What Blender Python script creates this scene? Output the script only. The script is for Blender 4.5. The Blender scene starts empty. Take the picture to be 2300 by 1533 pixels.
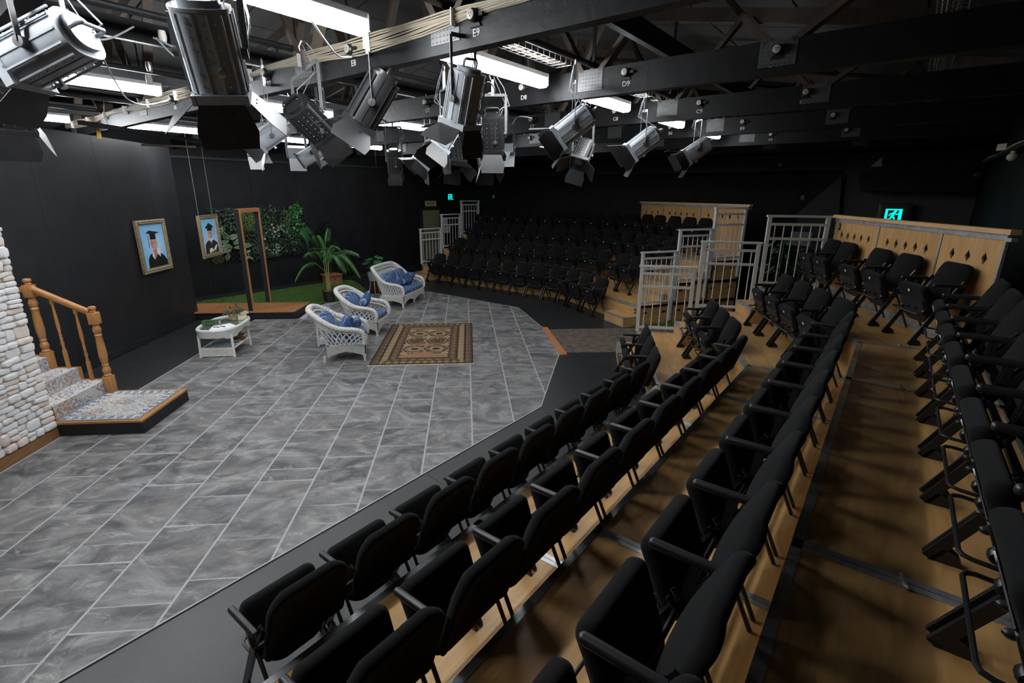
import bpy, bmesh, math, random
from mathutils import Vector, Matrix
PI = math.pi
rnd = random.Random(7)
SC = bpy.context.scene
COL = SC.collection

# ---------------------------------------------------------------- camera
CAM = Vector((0.0, 0.0, 2.5)); FPX = 1110.637; YAW, PITCH, ROLL = 0.0927754, 0.2905459, 0.0075644
def cam_axes():
    f = Vector((math.sin(YAW)*math.cos(PITCH), math.cos(YAW)*math.cos(PITCH), -math.sin(PITCH)))
    r = Vector((math.cos(YAW), -math.sin(YAW), 0)); u = r.cross(f)
    return r*math.cos(ROLL)+u*math.sin(ROLL), -r*math.sin(ROLL)+u*math.cos(ROLL), f
CR, CU, CF = cam_axes()
cd = bpy.data.cameras.new('camera'); cam = bpy.data.objects.new('camera', cd); COL.objects.link(cam)
cd.sensor_width = 36; cd.sensor_fit = 'HORIZONTAL'; cd.lens = FPX*36/2300; cd.clip_start = 0.02; cd.clip_end = 100
cam.matrix_world = Matrix(((CR.x, CU.x, -CF.x, CAM.x), (CR.y, CU.y, -CF.y, CAM.y), (CR.z, CU.z, -CF.z, CAM.z), (0, 0, 0, 1)))
SC.camera = cam

# ---------------------------------------------------------------- world, exposure
w = bpy.data.worlds.new('world'); SC.world = w; w.use_nodes = True
w.node_tree.nodes['Background'].inputs[0].default_value = (0.8, 0.9, 1.0, 1)
w.node_tree.nodes['Background'].inputs[1].default_value = 0.004
SC.view_settings.view_transform = 'Standard'; SC.view_settings.look = 'None'
SC.view_settings.gamma = 1; SC.view_settings.use_curve_mapping = False
SC.view_settings.exposure = 0.28
LAMP = 60.0          # radiance of the fluorescent diffusers
# ---------------------------------------------------------------- room frame
E1 = Vector((0.73, -0.683, 0)).normalized(); E2 = Vector((0.683, 0.73, 0)).normalized()
def rp(a, b, z=0.0): return E1*a + E2*b + Vector((0, 0, z))        # room axes: along the trusses, across them
def ray(x, y):
    return (CR*((x-1150)/FPX) - CU*((y-766.5)/FPX) + CF)
def at_z(x, y, z): d = ray(x, y); return CAM + d*((z-CAM.z)/d.z)
def at_plane(x, y, p0, n): d = ray(x, y); return CAM + d*((p0-CAM).dot(n)/d.dot(n))

# ---------------------------------------------------------------- mesh builder
class MB:
    def __init__(s): s.v = []; s.f = []; s.c = []; s.m = []
    def add(s, vs, fs, col=None, mi=0):
        o = len(s.v); s.v += [tuple(p) for p in vs]
        for f in fs: s.f.append([i+o for i in f]); s.c.append(col); s.m.append(mi)
        return s
    def box(s, c, d, R=None, col=None, mi=0):
        c = Vector(c); h = [x*.5 for x in d]; vs = []
        for x in (-1, 1):
            for y in (-1, 1):
                for z in (-1, 1):
                    p = Vector((x*h[0], y*h[1], z*h[2]))
                    vs.append(c + (R @ p if R else p))
        return s.add(vs, [(0,1,3,2),(4,6,7,5),(0,4,5,1),(2,3,7,6),(0,2,6,4),(1,5,7,3)], col, mi)
    def bar(s, p, q, w, h, up=(0,0,1), col=None, mi=0):
        p = Vector(p); q = Vector(q); d = q-p; L = d.length; d = d/L
        up = Vector(up); x = d.cross(up)
        if x.length < 1e-4: x = d.cross(Vector((1, 0, 0)))
        x.normalize(); z = x.cross(d)
        R = Matrix((x, d, z)).transposed()
        return s.box((p+q)/2, (w, L, h), R, col, mi)
    def tube(s, pts, r, n=8, caps=True, closed=False, col=None, flat=1.0, mi=0):
        pts = [Vector(p) for p in pts]; N = len(pts); rr = r if isinstance(r, (list, tuple)) else [r]*N
        ref = None; vs = []
        for i, p in enumerate(pts):
            if closed: t = pts[(i+1) % N]-pts[i-1]
            else: t = pts[min(i+1, N-1)]-pts[max(i-1, 0)]
            if t.length < 1e-9: t = Vector((0, 0, 1))
            t.normalize()
            if ref is None:
                ref = Vector((0, 0, 1)) if abs(t.z) < .9 else Vector((1, 0, 0))
            x = ref - t*ref.dot(t)
            if x.length < 1e-6: x = t.orthogonal()
            x.normalize(); y = t.cross(x); ref = x
            for k in range(n):
                a = 2*PI*k/n; vs.append(p + x*(math.cos(a)*rr[i]) + y*(math.sin(a)*rr[i]*flat))
        fs = []; M = N if closed else N-1
        for i in range(M):
            for k in range(n):
                a = i*n+k; b = i*n+(k+1) % n; c = ((i+1) % N)*n+(k+1) % n; d = ((i+1) % N)*n+k
                fs.append((a, b, c, d))
        if caps and not closed:
            fs.append(tuple(range(n-1, -1, -1))); fs.append(tuple((N-1)*n+k for k in range(n)))
        return s.add(vs, fs, col, mi)
    def lathe(s, prof, n=16, c=(0,0,0), R=None, col=None, mi=0):
        c = Vector(c); vs = []; fs = []
        for r, z in prof:
            for k in range(n):
                a = 2*PI*k/n; p = Vector((r*math.cos(a), r*math.sin(a), z)); vs.append(c + (R @ p if R else p))
        for i in range(len(prof)-1):
            for k in range(n): fs.append((i*n+k, i*n+(k+1) % n, (i+1)*n+(k+1) % n, (i+1)*n+k))
        fs.append(tuple(range(n-1, -1, -1))); fs.append(tuple((len(prof)-1)*n+k for k in range(n)))
        return s.add(vs, fs, col, mi)
    def prism(s, poly, z0, z1, col=None, mi=0, T=None):
        n = len(poly); vs = [Vector((p[0], p[1], z0)) for p in poly]+[Vector((p[0], p[1], z1)) for p in poly]
        if T: vs = [T @ p for p in vs]
        fs = [tuple(range(n-1, -1, -1)), tuple(range(n, 2*n))]
        for i in range(n): fs.append((i, (i+1) % n, n+(i+1) % n, n+i))
        return s.add(vs, fs, col, mi)
    def slab(s, outline, t, r, n=3, T=None, bend=None, col=None, mi=0):
        """convex outline (x,y) with a rounded rim of radius r; thickness t along z, centred"""
        N = len(outline); vs = []; fs = []
        cx = sum(p[0] for p in outline)/N; cy = sum(p[1] for p in outline)/N
        def ring(ins, z):
            out = []
            for i in range(N):
                p = Vector(outline[i]); a = Vector(outline[i-1]); b = Vector(outline[(i+1) % N])
                tg = (b-a).normalized(); nn = Vector((-tg.y, tg.x))
                q = p + nn*ins; out.append(Vector((q.x, q.y, z)))
            return out
        lev = []
        for k in range(n+1):
            a = PI/2*k/n; lev.append((r*(1-math.sin(a)), -t/2 + r*(1-math.cos(a))))
        lev += [(i, -z) for i, z in reversed(lev)]
        inn = [(r+.3*min(abs(outline[0][0]-cx)+.05, .1), -t/2)]
        for ins, z in lev: vs += ring(ins, z)
        L = len(lev)
        for i in range(L-1):
            for k in range(N): fs.append((i*N+k, i*N+(k+1) % N, (i+1)*N+(k+1) % N, (i+1)*N+k))
        # grid-like caps: concentric shrink rings
        for side in (0, 1):
            base = (L-1)*N if side else 0; z = t/2 if side else -t/2; prev = base
            for kk in range(1, 4):
                o = len(vs); src = vs[base:base+N]
                f = 1-kk/4
                vs += [Vector((cx+(p.x-cx)*f, cy+(p.y-cy)*f, z)) for p in src]
                for k in range(N):
                    q = (prev+k, prev+(k+1) % N, o+(k+1) % N, o+k); fs.append(q if side else q[::-1])
                prev = o
            o = len(vs); vs.append(Vector((cx, cy, z)))
            for k in range(N):
                q = (prev+k, prev+(k+1) % N, o); fs.append(q if side else q[::-1])
        if bend: vs = [bend(p) for p in vs]
        if T: vs = [T @ p for p in vs]
        return s.add(vs, fs, col, mi)
    def ball(s, c, r, n=10, m=6, R=None, col=None, mi=0):
        c = Vector(c); r = (r, r, r) if not isinstance(r, (tuple, list)) else r; vs = []; fs = []
        for i in range(1, m):
            th = PI*i/m
            for k in range(n):
                a = 2*PI*k/n; p = Vector((r[0]*math.sin(th)*math.cos(a), r[1]*math.sin(th)*math.sin(a), r[2]*math.cos(th))); vs.append(c+(R @ p if R else p))
        top = len(vs); p = Vector((0, 0, r[2])); vs.append(c+(R @ p if R else p)); p = Vector((0, 0, -r[2])); vs.append(c+(R @ p if R else p))
        for i in range(m-2):
            for k in range(n): fs.append((i*n+k, (i+1)*n+k, (i+1)*n+(k+1) % n, i*n+(k+1) % n))
        for k in range(n): fs.append((top, k, (k+1) % n)); fs.append((top+1, (m-2)*n+(k+1) % n, (m-2)*n+k))
        return s.add(vs, fs, col, mi)
    def mesh(s, name, mat, smooth=35):
        me = bpy.data.meshes.new(name); me.from_pydata(s.v, [], s.f)
        mats = mat if isinstance(mat, (list, tuple)) else [mat]
        for m in mats: me.materials.append(m)
        if len(mats) > 1: me.polygons.foreach_set('material_index', s.m)
        if any(c is not None for c in s.c):
            at = me.color_attributes.new('col', 'FLOAT_COLOR', 'CORNER'); arr = []
            for f, c in zip(s.f, s.c):
                c = c or (1, 1, 1)
                arr += [c[0], c[1], c[2], 1.0]*len(f)
            at.data.foreach_set('color', arr)
        if smooth:
            me.polygons.foreach_set('use_smooth', [True]*len(me.polygons))
            me.set_sharp_from_angle(angle=math.radians(smooth))
        me.update(); return me

def link(name, data, parent=None, loc=None, rz=None, M=None):
    o = bpy.data.objects.new(name, data); COL.objects.link(o)
    if parent: o.parent = parent
    if M is not None: o.matrix_local = M
    if loc is not None: o.location = loc
    if rz is not None: o.rotation_euler = (0, 0, rz)
    return o
def obj(name, mb, mat, parent=None, smooth=35, **k): return link(name, mb.mesh(name, mat, smooth), parent, **k)
def tag(o, label=None, cat=None, group=None, kind=None):
    if label: o['label'] = label
    if cat: o['category'] = cat
    if group: o['group'] = group
    if kind: o['kind'] = kind
    return o
def thing(name, label, cat, loc=(0,0,0), rz=0.0, group=None, M=None):
    o = bpy.data.objects.new(name, None); COL.objects.link(o); o.empty_display_size = .05
    if M is not None: o.matrix_world = M
    else: o.location = loc; o.rotation_euler = (0, 0, rz)
    return tag(o, label, cat, group)
def struct(name, mb, mat, parent=None, smooth=0):
    o = obj(name, mb, mat, parent, smooth)
    if parent is None: o['kind'] = 'structure'
    return o
def frame(p, x, y, z):
    x, y, z = Vector(x).normalized(), Vector(y).normalized(), Vector(z).normalized()
    return Matrix(((x.x, y.x, z.x, p[0]), (x.y, y.y, z.y, p[1]), (x.z, y.z, z.z, p[2]), (0, 0, 0, 1)))
def rrect(w, h, r, n=4, r2=None):
    """rounded rectangle outline, counter-clockwise, centred; r lower corners, r2 upper corners"""
    r2 = r if r2 is None else r2; out = []
    for cx, cy, a0, rr in ((w/2-r, -h/2+r, -PI/2, r), (w/2-r2, h/2-r2, 0, r2), (-w/2+r2, h/2-r2, PI/2, r2), (-w/2+r, -h/2+r, PI, r)):
        for k in range(n+1):
            a = a0+PI/2*k/n; out.append((cx+rr*math.cos(a), cy+rr*math.sin(a)))
    return out

# ---------------------------------------------------------------- materials
def newmat(name):
    m = bpy.data.materials.new(name); m.use_nodes = True; nt = m.node_tree
    return m, nt, nt.nodes['Principled BSDF']
def N(nt, t, **k):
    n = nt.nodes.new(t)
    for a, b in k.items():
        if a in n.inputs: n.inputs[a].default_value = b
        else: setattr(n, a, b)
    return n
def mat(name, col, rough=.5, metal=0.0, spec=.5, noise=0.0, nscale=8.0, bump=0.0, bscale=60.0, sheen=0.0):
    m, nt, b = newmat(name); L = nt.links
    b.inputs['Base Color'].default_value = (*col, 1); b.inputs['Roughness'].default_value = rough
    b.inputs['Metallic'].default_value = metal; b.inputs['Specular IOR Level'].default_value = spec
    if sheen: b.inputs['Sheen Weight'].default_value = sheen; b.inputs['Sheen Roughness'].default_value = .6
    tc = N(nt, 'ShaderNodeTexCoord')
    if noise:
        nz = N(nt, 'ShaderNodeTexNoise', Scale=nscale, Detail=5.0, Roughness=.6); L.new(tc.outputs['Object'], nz.inputs['Vector'])
        rp_ = N(nt, 'ShaderNodeValToRGB'); L.new(nz.outputs['Fac'], rp_.inputs[0])
        rp_.color_ramp.elements[0].position = .3; rp_.color_ramp.elements[1].position = .7
        rp_.color_ramp.elements[0].color = (*[max(0, c*(1-noise)) for c in col], 1); rp_.color_ramp.elements[1].color = (*[min(1, c*(1+noise)) for c in col], 1)
        L.new(rp_.outputs[0], b.inputs['Base Color'])
    if bump:
        nb = N(nt, 'ShaderNodeTexNoise', Scale=bscale, Detail=4.0); L.new(tc.outputs['Object'], nb.inputs['Vector'])
        bp = N(nt, 'ShaderNodeBump', Strength=bump, Distance=.01); L.new(nb.outputs['Fac'], bp.inputs['Height']); L.new(bp.outputs[0], b.inputs['Normal'])
    return m
def colmat(name, rough=.6, bump=0.0, bscale=200.0, spec=.4):
    """flat print: the colours come from the mesh's own colour attribute"""
    m, nt, b = newmat(name); L = nt.links
    a = N(nt, 'ShaderNodeVertexColor', layer_name='col'); L.new(a.outputs[0], b.inputs['Base Color']); b.inputs['Roughness'].default_value = rough
    b.inputs['Specular IOR Level'].default_value = spec
    if bump:
        tc = N(nt, 'ShaderNodeTexCoord'); nb = N(nt, 'ShaderNodeTexNoise', Scale=bscale); L.new(tc.outputs['Object'], nb.inputs['Vector'])
        bp = N(nt, 'ShaderNodeBump', Strength=bump, Distance=.01); L.new(nb.outputs['Fac'], bp.inputs['Height']); L.new(bp.outputs[0], b.inputs['Normal'])
    return m
def woodmat(name, c0, c1, rough=.45, axis='X', scale=1.0, bands=9.0, coord='Object'):
    m, nt, b = newmat(name); L = nt.links
    tc = N(nt, 'ShaderNodeTexCoord'); mp = N(nt, 'ShaderNodeMapping'); L.new(tc.outputs[coord], mp.inputs[0])
    s = {'X': (.35, 2.2, 2.2), 'Y': (2.2, .35, 2.2), 'Z': (2.2, 2.2, .35)}[axis]; mp.inputs['Scale'].default_value = [v*scale for v in s]
    n1 = N(nt, 'ShaderNodeTexNoise', Scale=1.6, Detail=3.0, Distortion=.6); L.new(mp.outputs[0], n1.inputs['Vector'])
    mu = N(nt, 'ShaderNodeMath', operation='MULTIPLY'); mu.inputs[1].default_value = bands; L.new(n1.outputs['Fac'], mu.inputs[0])
    fr = N(nt, 'ShaderNodeMath', operation='PINGPONG'); fr.inputs[1].default_value = 1.0; L.new(mu.outputs[0], fr.inputs[0])
    n2 = N(nt, 'ShaderNodeTexNoise', Scale=14.0, Detail=4.0); L.new(mp.outputs[0], n2.inputs['Vector'])
    n3 = N(nt, 'ShaderNodeTexNoise', Scale=.7, Detail=2.0); L.new(mp.outputs[0], n3.inputs['Vector'])
    ad = N(nt, 'ShaderNodeMath', operation='MULTIPLY_ADD'); ad.inputs[1].default_value = .45; L.new(fr.outputs[0], ad.inputs[0])
    h = N(nt, 'ShaderNodeMath', operation='MULTIPLY_ADD'); h.inputs[1].default_value = .45; h.inputs[2].default_value = -.1; L.new(n2.outputs['Fac'], h.inputs[0]); L.new(h.outputs[0], ad.inputs[2])
    ad2 = N(nt, 'ShaderNodeMath', operation='MULTIPLY_ADD'); ad2.inputs[1].default_value = .5; L.new(n3.outputs['Fac'], ad2.inputs[0]); L.new(ad.outputs[0], ad2.inputs[2])
    mx = N(nt, 'ShaderNodeMix', data_type='RGBA'); mx.inputs[6].default_value = (*c1, 1); mx.inputs[7].default_value = (*c0, 1)
    L.new(ad2.outputs[0], mx.inputs[0]); L.new(mx.outputs[2], b.inputs['Base Color']); b.inputs['Roughness'].default_value = rough
    return m
def emis(name, col, s):
    m, nt, b = newmat(name); b.inputs['Base Color'].default_value = (*col, 1)
    b.inputs['Emission Color'].default_value = (*col, 1); b.inputs['Emission Strength'].default_value = s
    return m

M = {}
M['wall'] = mat('black_wall_paint', (.0085, .0085, .0095), .6, spec=.18, noise=.35, nscale=2.5, bump=.12, bscale=25)
M['flat'] = mat('charcoal_flat_paint', (.017, .0172, .019), .5, spec=.3, noise=.25, nscale=2.0, bump=.1, bscale=18)
M['charcoal'] = mat('charcoal_wall_paint', (.042, .042, .044), .7, spec=.3, noise=.15, nscale=3)
M['black_floor'] = mat('black_floor_paint', (.017, .018, .0195), .40, noise=.25, nscale=3.0, bump=.08, bscale=30)
M['ceiling'] = mat('dark_ceiling_board', (.05, .048, .047), .8, noise=.2, nscale=1.5)
M['beam'] = mat('black_stained_timber', (.0085, .0085, .0095), .5, spec=.3, noise=.45, nscale=5.0, bump=.35, bscale=14)
M['web'] = woodmat('brown_stained_timber', (.075, .05, .033), (.03, .022, .017), .6, 'Z')
M['plate'] = mat('dull_zinc', (.12, .12, .12), .5, .6, noise=.2, nscale=30)
M['ply'] = woodmat('plywood', (.62, .365, .14), (.33, .165, .05), .42, 'X', 2.0, 8)
M['ply_face'] = woodmat('plywood_face', (.62, .365, .145), (.38, .20, .062), .5, 'X', 2.2, 8)
M['panel_ply'] = woodmat('pale_plywood', (.60, .35, .14), (.40, .21, .068), .45, 'Z', 2.0, 8)
M['pine'] = woodmat('pine_rail', (.66, .41, .19), (.46, .25, .09), .5, 'X', 2.5, 6)
M['alu'] = mat('aluminium_edge', (.50, .51, .52), .36, .7, noise=.3, nscale=14)
M['rail'] = mat('silver_rail_paint', (.60, .60, .575), .42, .1, noise=.05, nscale=10)
M['fabric'] = mat('black_upholstery', (.0062, .0062, .0066), .95, spec=.12, noise=.3, nscale=120, bump=.25, bscale=500, sheen=.035)
M['blackmetal'] = mat('black_powder_coat', (.012, .012, .013), .32, spec=.5)
M['blackplastic'] = mat('black_plastic', (.016, .016, .017), .38, spec=.5)
M['chrome'] = mat('worn_steel', (.55, .55, .56), .3, .9)
M['white'] = mat('white_plate', (.75, .75, .74), .5)
M['offwhite'] = mat('cream_plastic', (.45, .42, .36), .5)
M['cable'] = mat('beige_cable', (.42, .36, .27), .6)
M['greycable'] = mat('grey_cable', (.35, .36, .37), .5)
M['blackcable'] = mat('black_cable', (.02, .02, .02), .5)
M['lantern'] = mat('grey_lantern_paint', (.33, .355, .385), .5, .0, noise=.12, nscale=12)
M['lantern_dark'] = mat('black_lantern_paint', (.020, .020, .021), .4, noise=.3, nscale=10)
M['lens'] = mat('lens_glass', (.03, .035, .04), .08, spec=.8)
M['lamp'] = emis('fluorescent_diffuser', (.93, .97, 1.0), LAMP)
M['lamp_body'] = mat('white_batten', (.7, .72, .74), .5)
M['tile'] = None
# ================================================================= floor and stage tiles
def tilemat():
    m, nt, b = newmat('painted_slate'); L = nt.links
    tc = N(nt, 'ShaderNodeTexCoord'); oi = N(nt, 'ShaderNodeObjectInfo')
    vm = N(nt, 'ShaderNodeVectorMath', operation='MULTIPLY_ADD'); vm.inputs[1].default_value = (1, 1, 1)
    cs = N(nt, 'ShaderNodeCombineXYZ'); mu = N(nt, 'ShaderNodeMath', operation='MULTIPLY'); mu.inputs[1].default_value = 40.0
    L.new(oi.outputs['Random'], mu.inputs[0]); L.new(mu.outputs[0], cs.inputs[2]); L.new(tc.outputs['Object'], vm.inputs[0]); L.new(cs.outputs[0], vm.inputs[2])
    def nz(scale, det, rot, sx, sy, dist=0.0, rough=.6):
        mp = N(nt, 'ShaderNodeMapping'); mp.inputs['Rotation'].default_value = (0, 0, rot); mp.inputs['Scale'].default_value = (sx, sy, 1)
        n = N(nt, 'ShaderNodeTexNoise', Scale=scale, Detail=det, Distortion=dist, Roughness=rough); L.new(vm.outputs[0], mp.inputs[0]); L.new(mp.outputs[0], n.inputs['Vector']); return n
    a = nz(2.3, 7, .5, .85, 1.25, 1.6); r1 = N(nt, 'ShaderNodeValToRGB'); L.new(a.outputs[0], r1.inputs[0])
    e = r1.color_ramp.elements; e[0].position = .34; e[0].color = (.052, .054, .060, 1); e[1].position = .68; e[1].color = (.27, .265, .26, 1)
    e2 = r1.color_ramp.elements.new(.5); e2.color = (.150, .146, .145, 1)
    br = nz(1.6, 3, 1.4, 1, 1, .5); r2 = N(nt, 'ShaderNodeValToRGB'); L.new(br.outputs[0], r2.inputs[0])
    r2.color_ramp.elements[0].position = .5; r2.color_ramp.elements[1].position = .75; r2.color_ramp.elements[0].color = (0, 0, 0, 1); r2.color_ramp.elements[1].color = (.55, .55, .55, 1)
    m1 = N(nt, 'ShaderNodeMix', data_type='RGBA'); L.new(r2.outputs[0], m1.inputs[0]); L.new(r1.outputs[0], m1.inputs[6]); m1.inputs[7].default_value = (.155, .128, .112, 1)
    ws = nz(2.6, 10, -.6, .75, 1.4, 2.0, .78); r3 = N(nt, 'ShaderNodeValToRGB'); L.new(ws.outputs[0], r3.inputs[0])
    r3.color_ramp.elements[0].position = .535; r3.color_ramp.elements[1].position = .72; r3.color_ramp.elements[0].color = (0, 0, 0, 1); r3.color_ramp.elements[1].color = (.85, .85, .85, 1)
    m2 = N(nt, 'ShaderNodeMix', data_type='RGBA'); L.new(r3.outputs[0], m2.inputs[0]); L.new(m1.outputs[2], m2.inputs[6]); m2.inputs[7].default_value = (.50, .48, .45, 1)
    dk = nz(2.0, 6, .8, .7, 1.3, 1.6); r4 = N(nt, 'ShaderNodeValToRGB'); L.new(dk.outputs[0], r4.inputs[0])
    r4.color_ramp.elements[0].position = .53; r4.color_ramp.elements[1].position = .66; r4.color_ramp.elements[0].color = (0, 0, 0, 1); r4.color_ramp.elements[1].color = (.6, .6, .6, 1)
    m3 = N(nt, 'ShaderNodeMix', data_type='RGBA'); L.new(r4.outputs[0], m3.inputs[0]); L.new(m2.outputs[2], m3.inputs[6]); m3.inputs[7].default_value = (.055, .058, .066, 1)
    fi = nz(70, 3, 0, 1, 1); m4 = N(nt, 'ShaderNodeMix', data_type='RGBA', blend_type='OVERLAY'); m4.inputs[0].default_value = .22; L.new(m3.outputs[2], m4.inputs[6]); L.new(fi.outputs['Fac'], m4.inputs[7])
    L.new(m4.outputs[2], b.inputs['Base Color']); b.inputs['Roughness'].default_value = .5; b.inputs['Specular IOR Level'].default_value = .4
    bp = N(nt, 'ShaderNodeBump', Strength=.12, Distance=.01); L.new(fi.outputs['Fac'], bp.inputs['Height']); L.new(bp.outputs[0], b.inputs['Normal'])
    return m
M['tile'] = tilemat(); M['grout'] = mat('pale_grey_line_paint', (.36, .36, .375), .6, noise=.1, nscale=20)

STAGE = [(-4.33, 1.2), (-3.0, 1.336), (.884, 5.53), (1.48, 7.55), (1.457, 9.28), (1.17, 11.03), (-1.02, 13.09), (-2.35, 12.9), (-2.95, 12.0), (-3.30, 11.75), (-3.46, 11.2), (-3.46, 10.24), (-4.32, 10.24)]
fl = MB()
room = [rp(-13.0, -3.2), rp(1.2, -3.2), rp(1.2, 13.6), rp(-13.0, 13.6)]
fl.prism([(p.x, p.y) for p in room], -.12, -.008)
floor = struct('floor', fl, M['black_floor'])
g = MB(); g.prism(STAGE, -.008, -.0004); obj('grout_bed', g, M['grout'], floor, 0)
# hairline joints of the black floor boards
hj = MB()
hjm = mat('board_joint', (.008, .008, .008), .8)
for a, b in (((-4.4, 7.3), (-5.5, 7.55)), ((-4.4, 8.0), (-5.5, 8.6)), ((-4.4, 6.6), (-5.5, 6.7)), ((1.25, 6.9), (2.1, 6.1)), ((1.5, 7.5), (2.6, 7.25)), ((-.4, 4.1), (.1, 3.55)), ((1.9, 11.3), (2.6, 10.6)), ((.2, 12.2), (1.0, 13.1))):
    hj.bar((a[0], a[1], -.0078), (b[0], b[1], -.0078), .006, .002)
obj('board_joint', hj, hjm, floor, 0)['kind'] = 'stuff'

def clip(poly, p, n):
    out = []
    for i in range(len(poly)):
        a, b = poly[i], poly[(i+1) % len(poly)]
        da = (a[0]-p[0])*n[0]+(a[1]-p[1])*n[1]; db = (b[0]-p[0])*n[0]+(b[1]-p[1])*n[1]
        if da >= 0: out.append(a)
        if da*db < 0: t = da/(da-db); out.append((a[0]+(b[0]-a[0])*t, a[1]+(b[1]-a[1])*t))
    return out
GAP = .011
def clip_edges(poly, side, lo):
    for a, b in side:
        d = math.hypot(b[0]-a[0], b[1]-a[1]); n = (-(b[1]-a[1])/d, (b[0]-a[0])/d)
        poly = clip(poly, (a[0]+n[0]*GAP*1.3, a[1]+n[1]*GAP*1.3), n)
        if len(poly) < 3: return []
    return poly
RIGHT = [((-3.0, 1.336), (.884, 5.53)), ((.884, 5.53), (1.48, 7.55)), ((1.48, 7.55), (1.457, 9.28)), ((1.457, 9.28), (1.17, 11.03)), ((1.17, 11.03), (-1.02, 13.09)), ((-1.02, 13.09), (-2.35, 12.9))]
JOINTS = {-10: [4.4, 5.2], -9: [3.98, 4.78, 6.7, 7.5, 8.3], -8: [3.32, 3.52, 4.31, 5.11, 5.5, 6.3, 7.11, 7.31, 7.72, 8.52, 8.71, 9.5], -7: [2.91, 3.7, 3.9, 4.69, 4.89, 5.68, 6.48, 6.69, 7.47, 7.9, 8.3, 9.1, 9.5, 10.3],
 -6: [2.33, 3.12, 3.32, 4.1, 4.5, 5.29, 5.5, 5.9, 6.09, 6.88, 7.71, 8.11, 8.51, 9.3, 9.7, 10.5, 11.3, 12.1], -5: [2.52, 2.71, 3.5, 3.89, 4.68, 4.88, 5.69, 6.49, 6.68, 7.08, 7.91, 8.7, 9.1, 9.9, 10.7, 11.1, 11.9, 12.7],
 -4: [2.9, 3.3, 4.09, 4.29, 5.09, 5.49, 5.88, 6.08, 6.88, 7.7, 8.1, 8.9, 9.7, 10.1, 10.9, 11.3, 12.1], -3: [3.69, 4.48, 5.28, 5.68, 6.48, 6.68, 7.5, 8.3, 8.7, 9.5, 10.3, 10.7, 11.5, 12.3],
 -2: [3.88, 4.67, 5.08, 5.86, 6.08, 6.88, 7.7, 8.5, 8.9, 9.7, 10.17, 10.49, 11.1, 11.53, 12.3], -1: [4.47, 5.26, 5.46, 6.26, 7.09, 7.9, 8.7, 9.5, 9.9, 10.49, 10.74, 11.2, 11.76],
 0: [4.85, 5.64, 6.44, 7.26, 7.68, 7.86, 8.66, 9.5, 9.93, 10.35, 11.1, 11.5], 1: [5.85, 6.05, 6.86, 7.06, 7.47, 8.29, 8.48, 8.88, 9.08, 9.6, 10.1, 10.9], 2: [6.43, 7.24, 7.66, 7.86, 8.67, 9.51, 9.9, 10.31]}
for k, ys in JOINTS.items():
    x0 = .027+k*.48175; x1 = x0+.48175
    ys = sorted(ys); lo = 0.9; seq = []
    y = ys[0]
    while y > 1.2: y -= .8; seq.append(y)
    ys = sorted(seq)+ys; top = 13.4
    while ys[-1] < top: ys.append(ys[-1]+.8)
    for a, b in zip(ys[:-1], ys[1:]):
        j = lambda: rnd.uniform(-.006, .006)
        poly = [(x0+GAP*.8, a+GAP*.6+j()), (x1-GAP*.8, a+GAP*.6+j()), (x1-GAP*.8, b-GAP*.6+j()), (x0+GAP*.8, b-GAP*.6+j())]
        poly = clip_edges(poly, [(p, q) for p, q in RIGHT if True], lo)
        if len(poly) < 3: continue
        # left limits: stone wall / black strip / deck / garden
        poly = clip(poly, (-4.322, 0), (1, 0))
        if len(poly) > 2 and x0 < -3.50: poly = clip(poly, (0, 10.232), (0, -1))
        if len(poly) > 2 and x0 < -2.4: poly = clip(poly, (-3.30, 11.75), (.58, -.81)) if x0 > -3.50 else poly; poly = clip(poly, (-2.95, 12.0), (.94, -.34)) if len(poly) > 2 and x0 > -3.50 and b > 11.2 else poly
        if len(poly) < 3: continue
        ar = abs(sum(poly[i-1][0]*poly[i][1]-poly[i][0]*poly[i-1][1] for i in range(len(poly))))/2
        if ar < .002: continue
        t = MB(); cx = sum(p[0] for p in poly)/len(poly); cy = sum(p[1] for p in poly)/len(poly)
        t.prism([(p[0]-cx, p[1]-cy) for p in poly], -.004, .0004)
        obj('tile', t, M['tile'], floor, 0, loc=(cx, cy, 0))
# timber threshold and carpet runner in the aisle
t = MB(); t.prism([(1.437, 9.21), (1.475, 7.50), (1.60, 7.50), (1.545, 9.21)], -.008, .016)
tag(obj('threshold_strip', t, woodmat('orange_timber', (.50, .20, .085), (.34, .12, .045), .45, 'Y', 3), smooth=0), 'orange timber threshold strip between the grey stage tiles and aisle carpet', 'threshold')
cm = mat('brown_carpet', (.105, .078, .062), .95, noise=.55, nscale=9, bump=.5, bscale=260)
t = MB(); t.prism([(1.60, 7.62), (2.35, 7.60), (6.3, 8.1), (6.3, 9.6), (3.2, 9.08), (1.55, 9.07)], -.008, .006)
tag(obj('aisle_carpet', t, cm, smooth=0), 'flat dark brown carpet running down the aisle between both seating banks', 'carpet')

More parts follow.
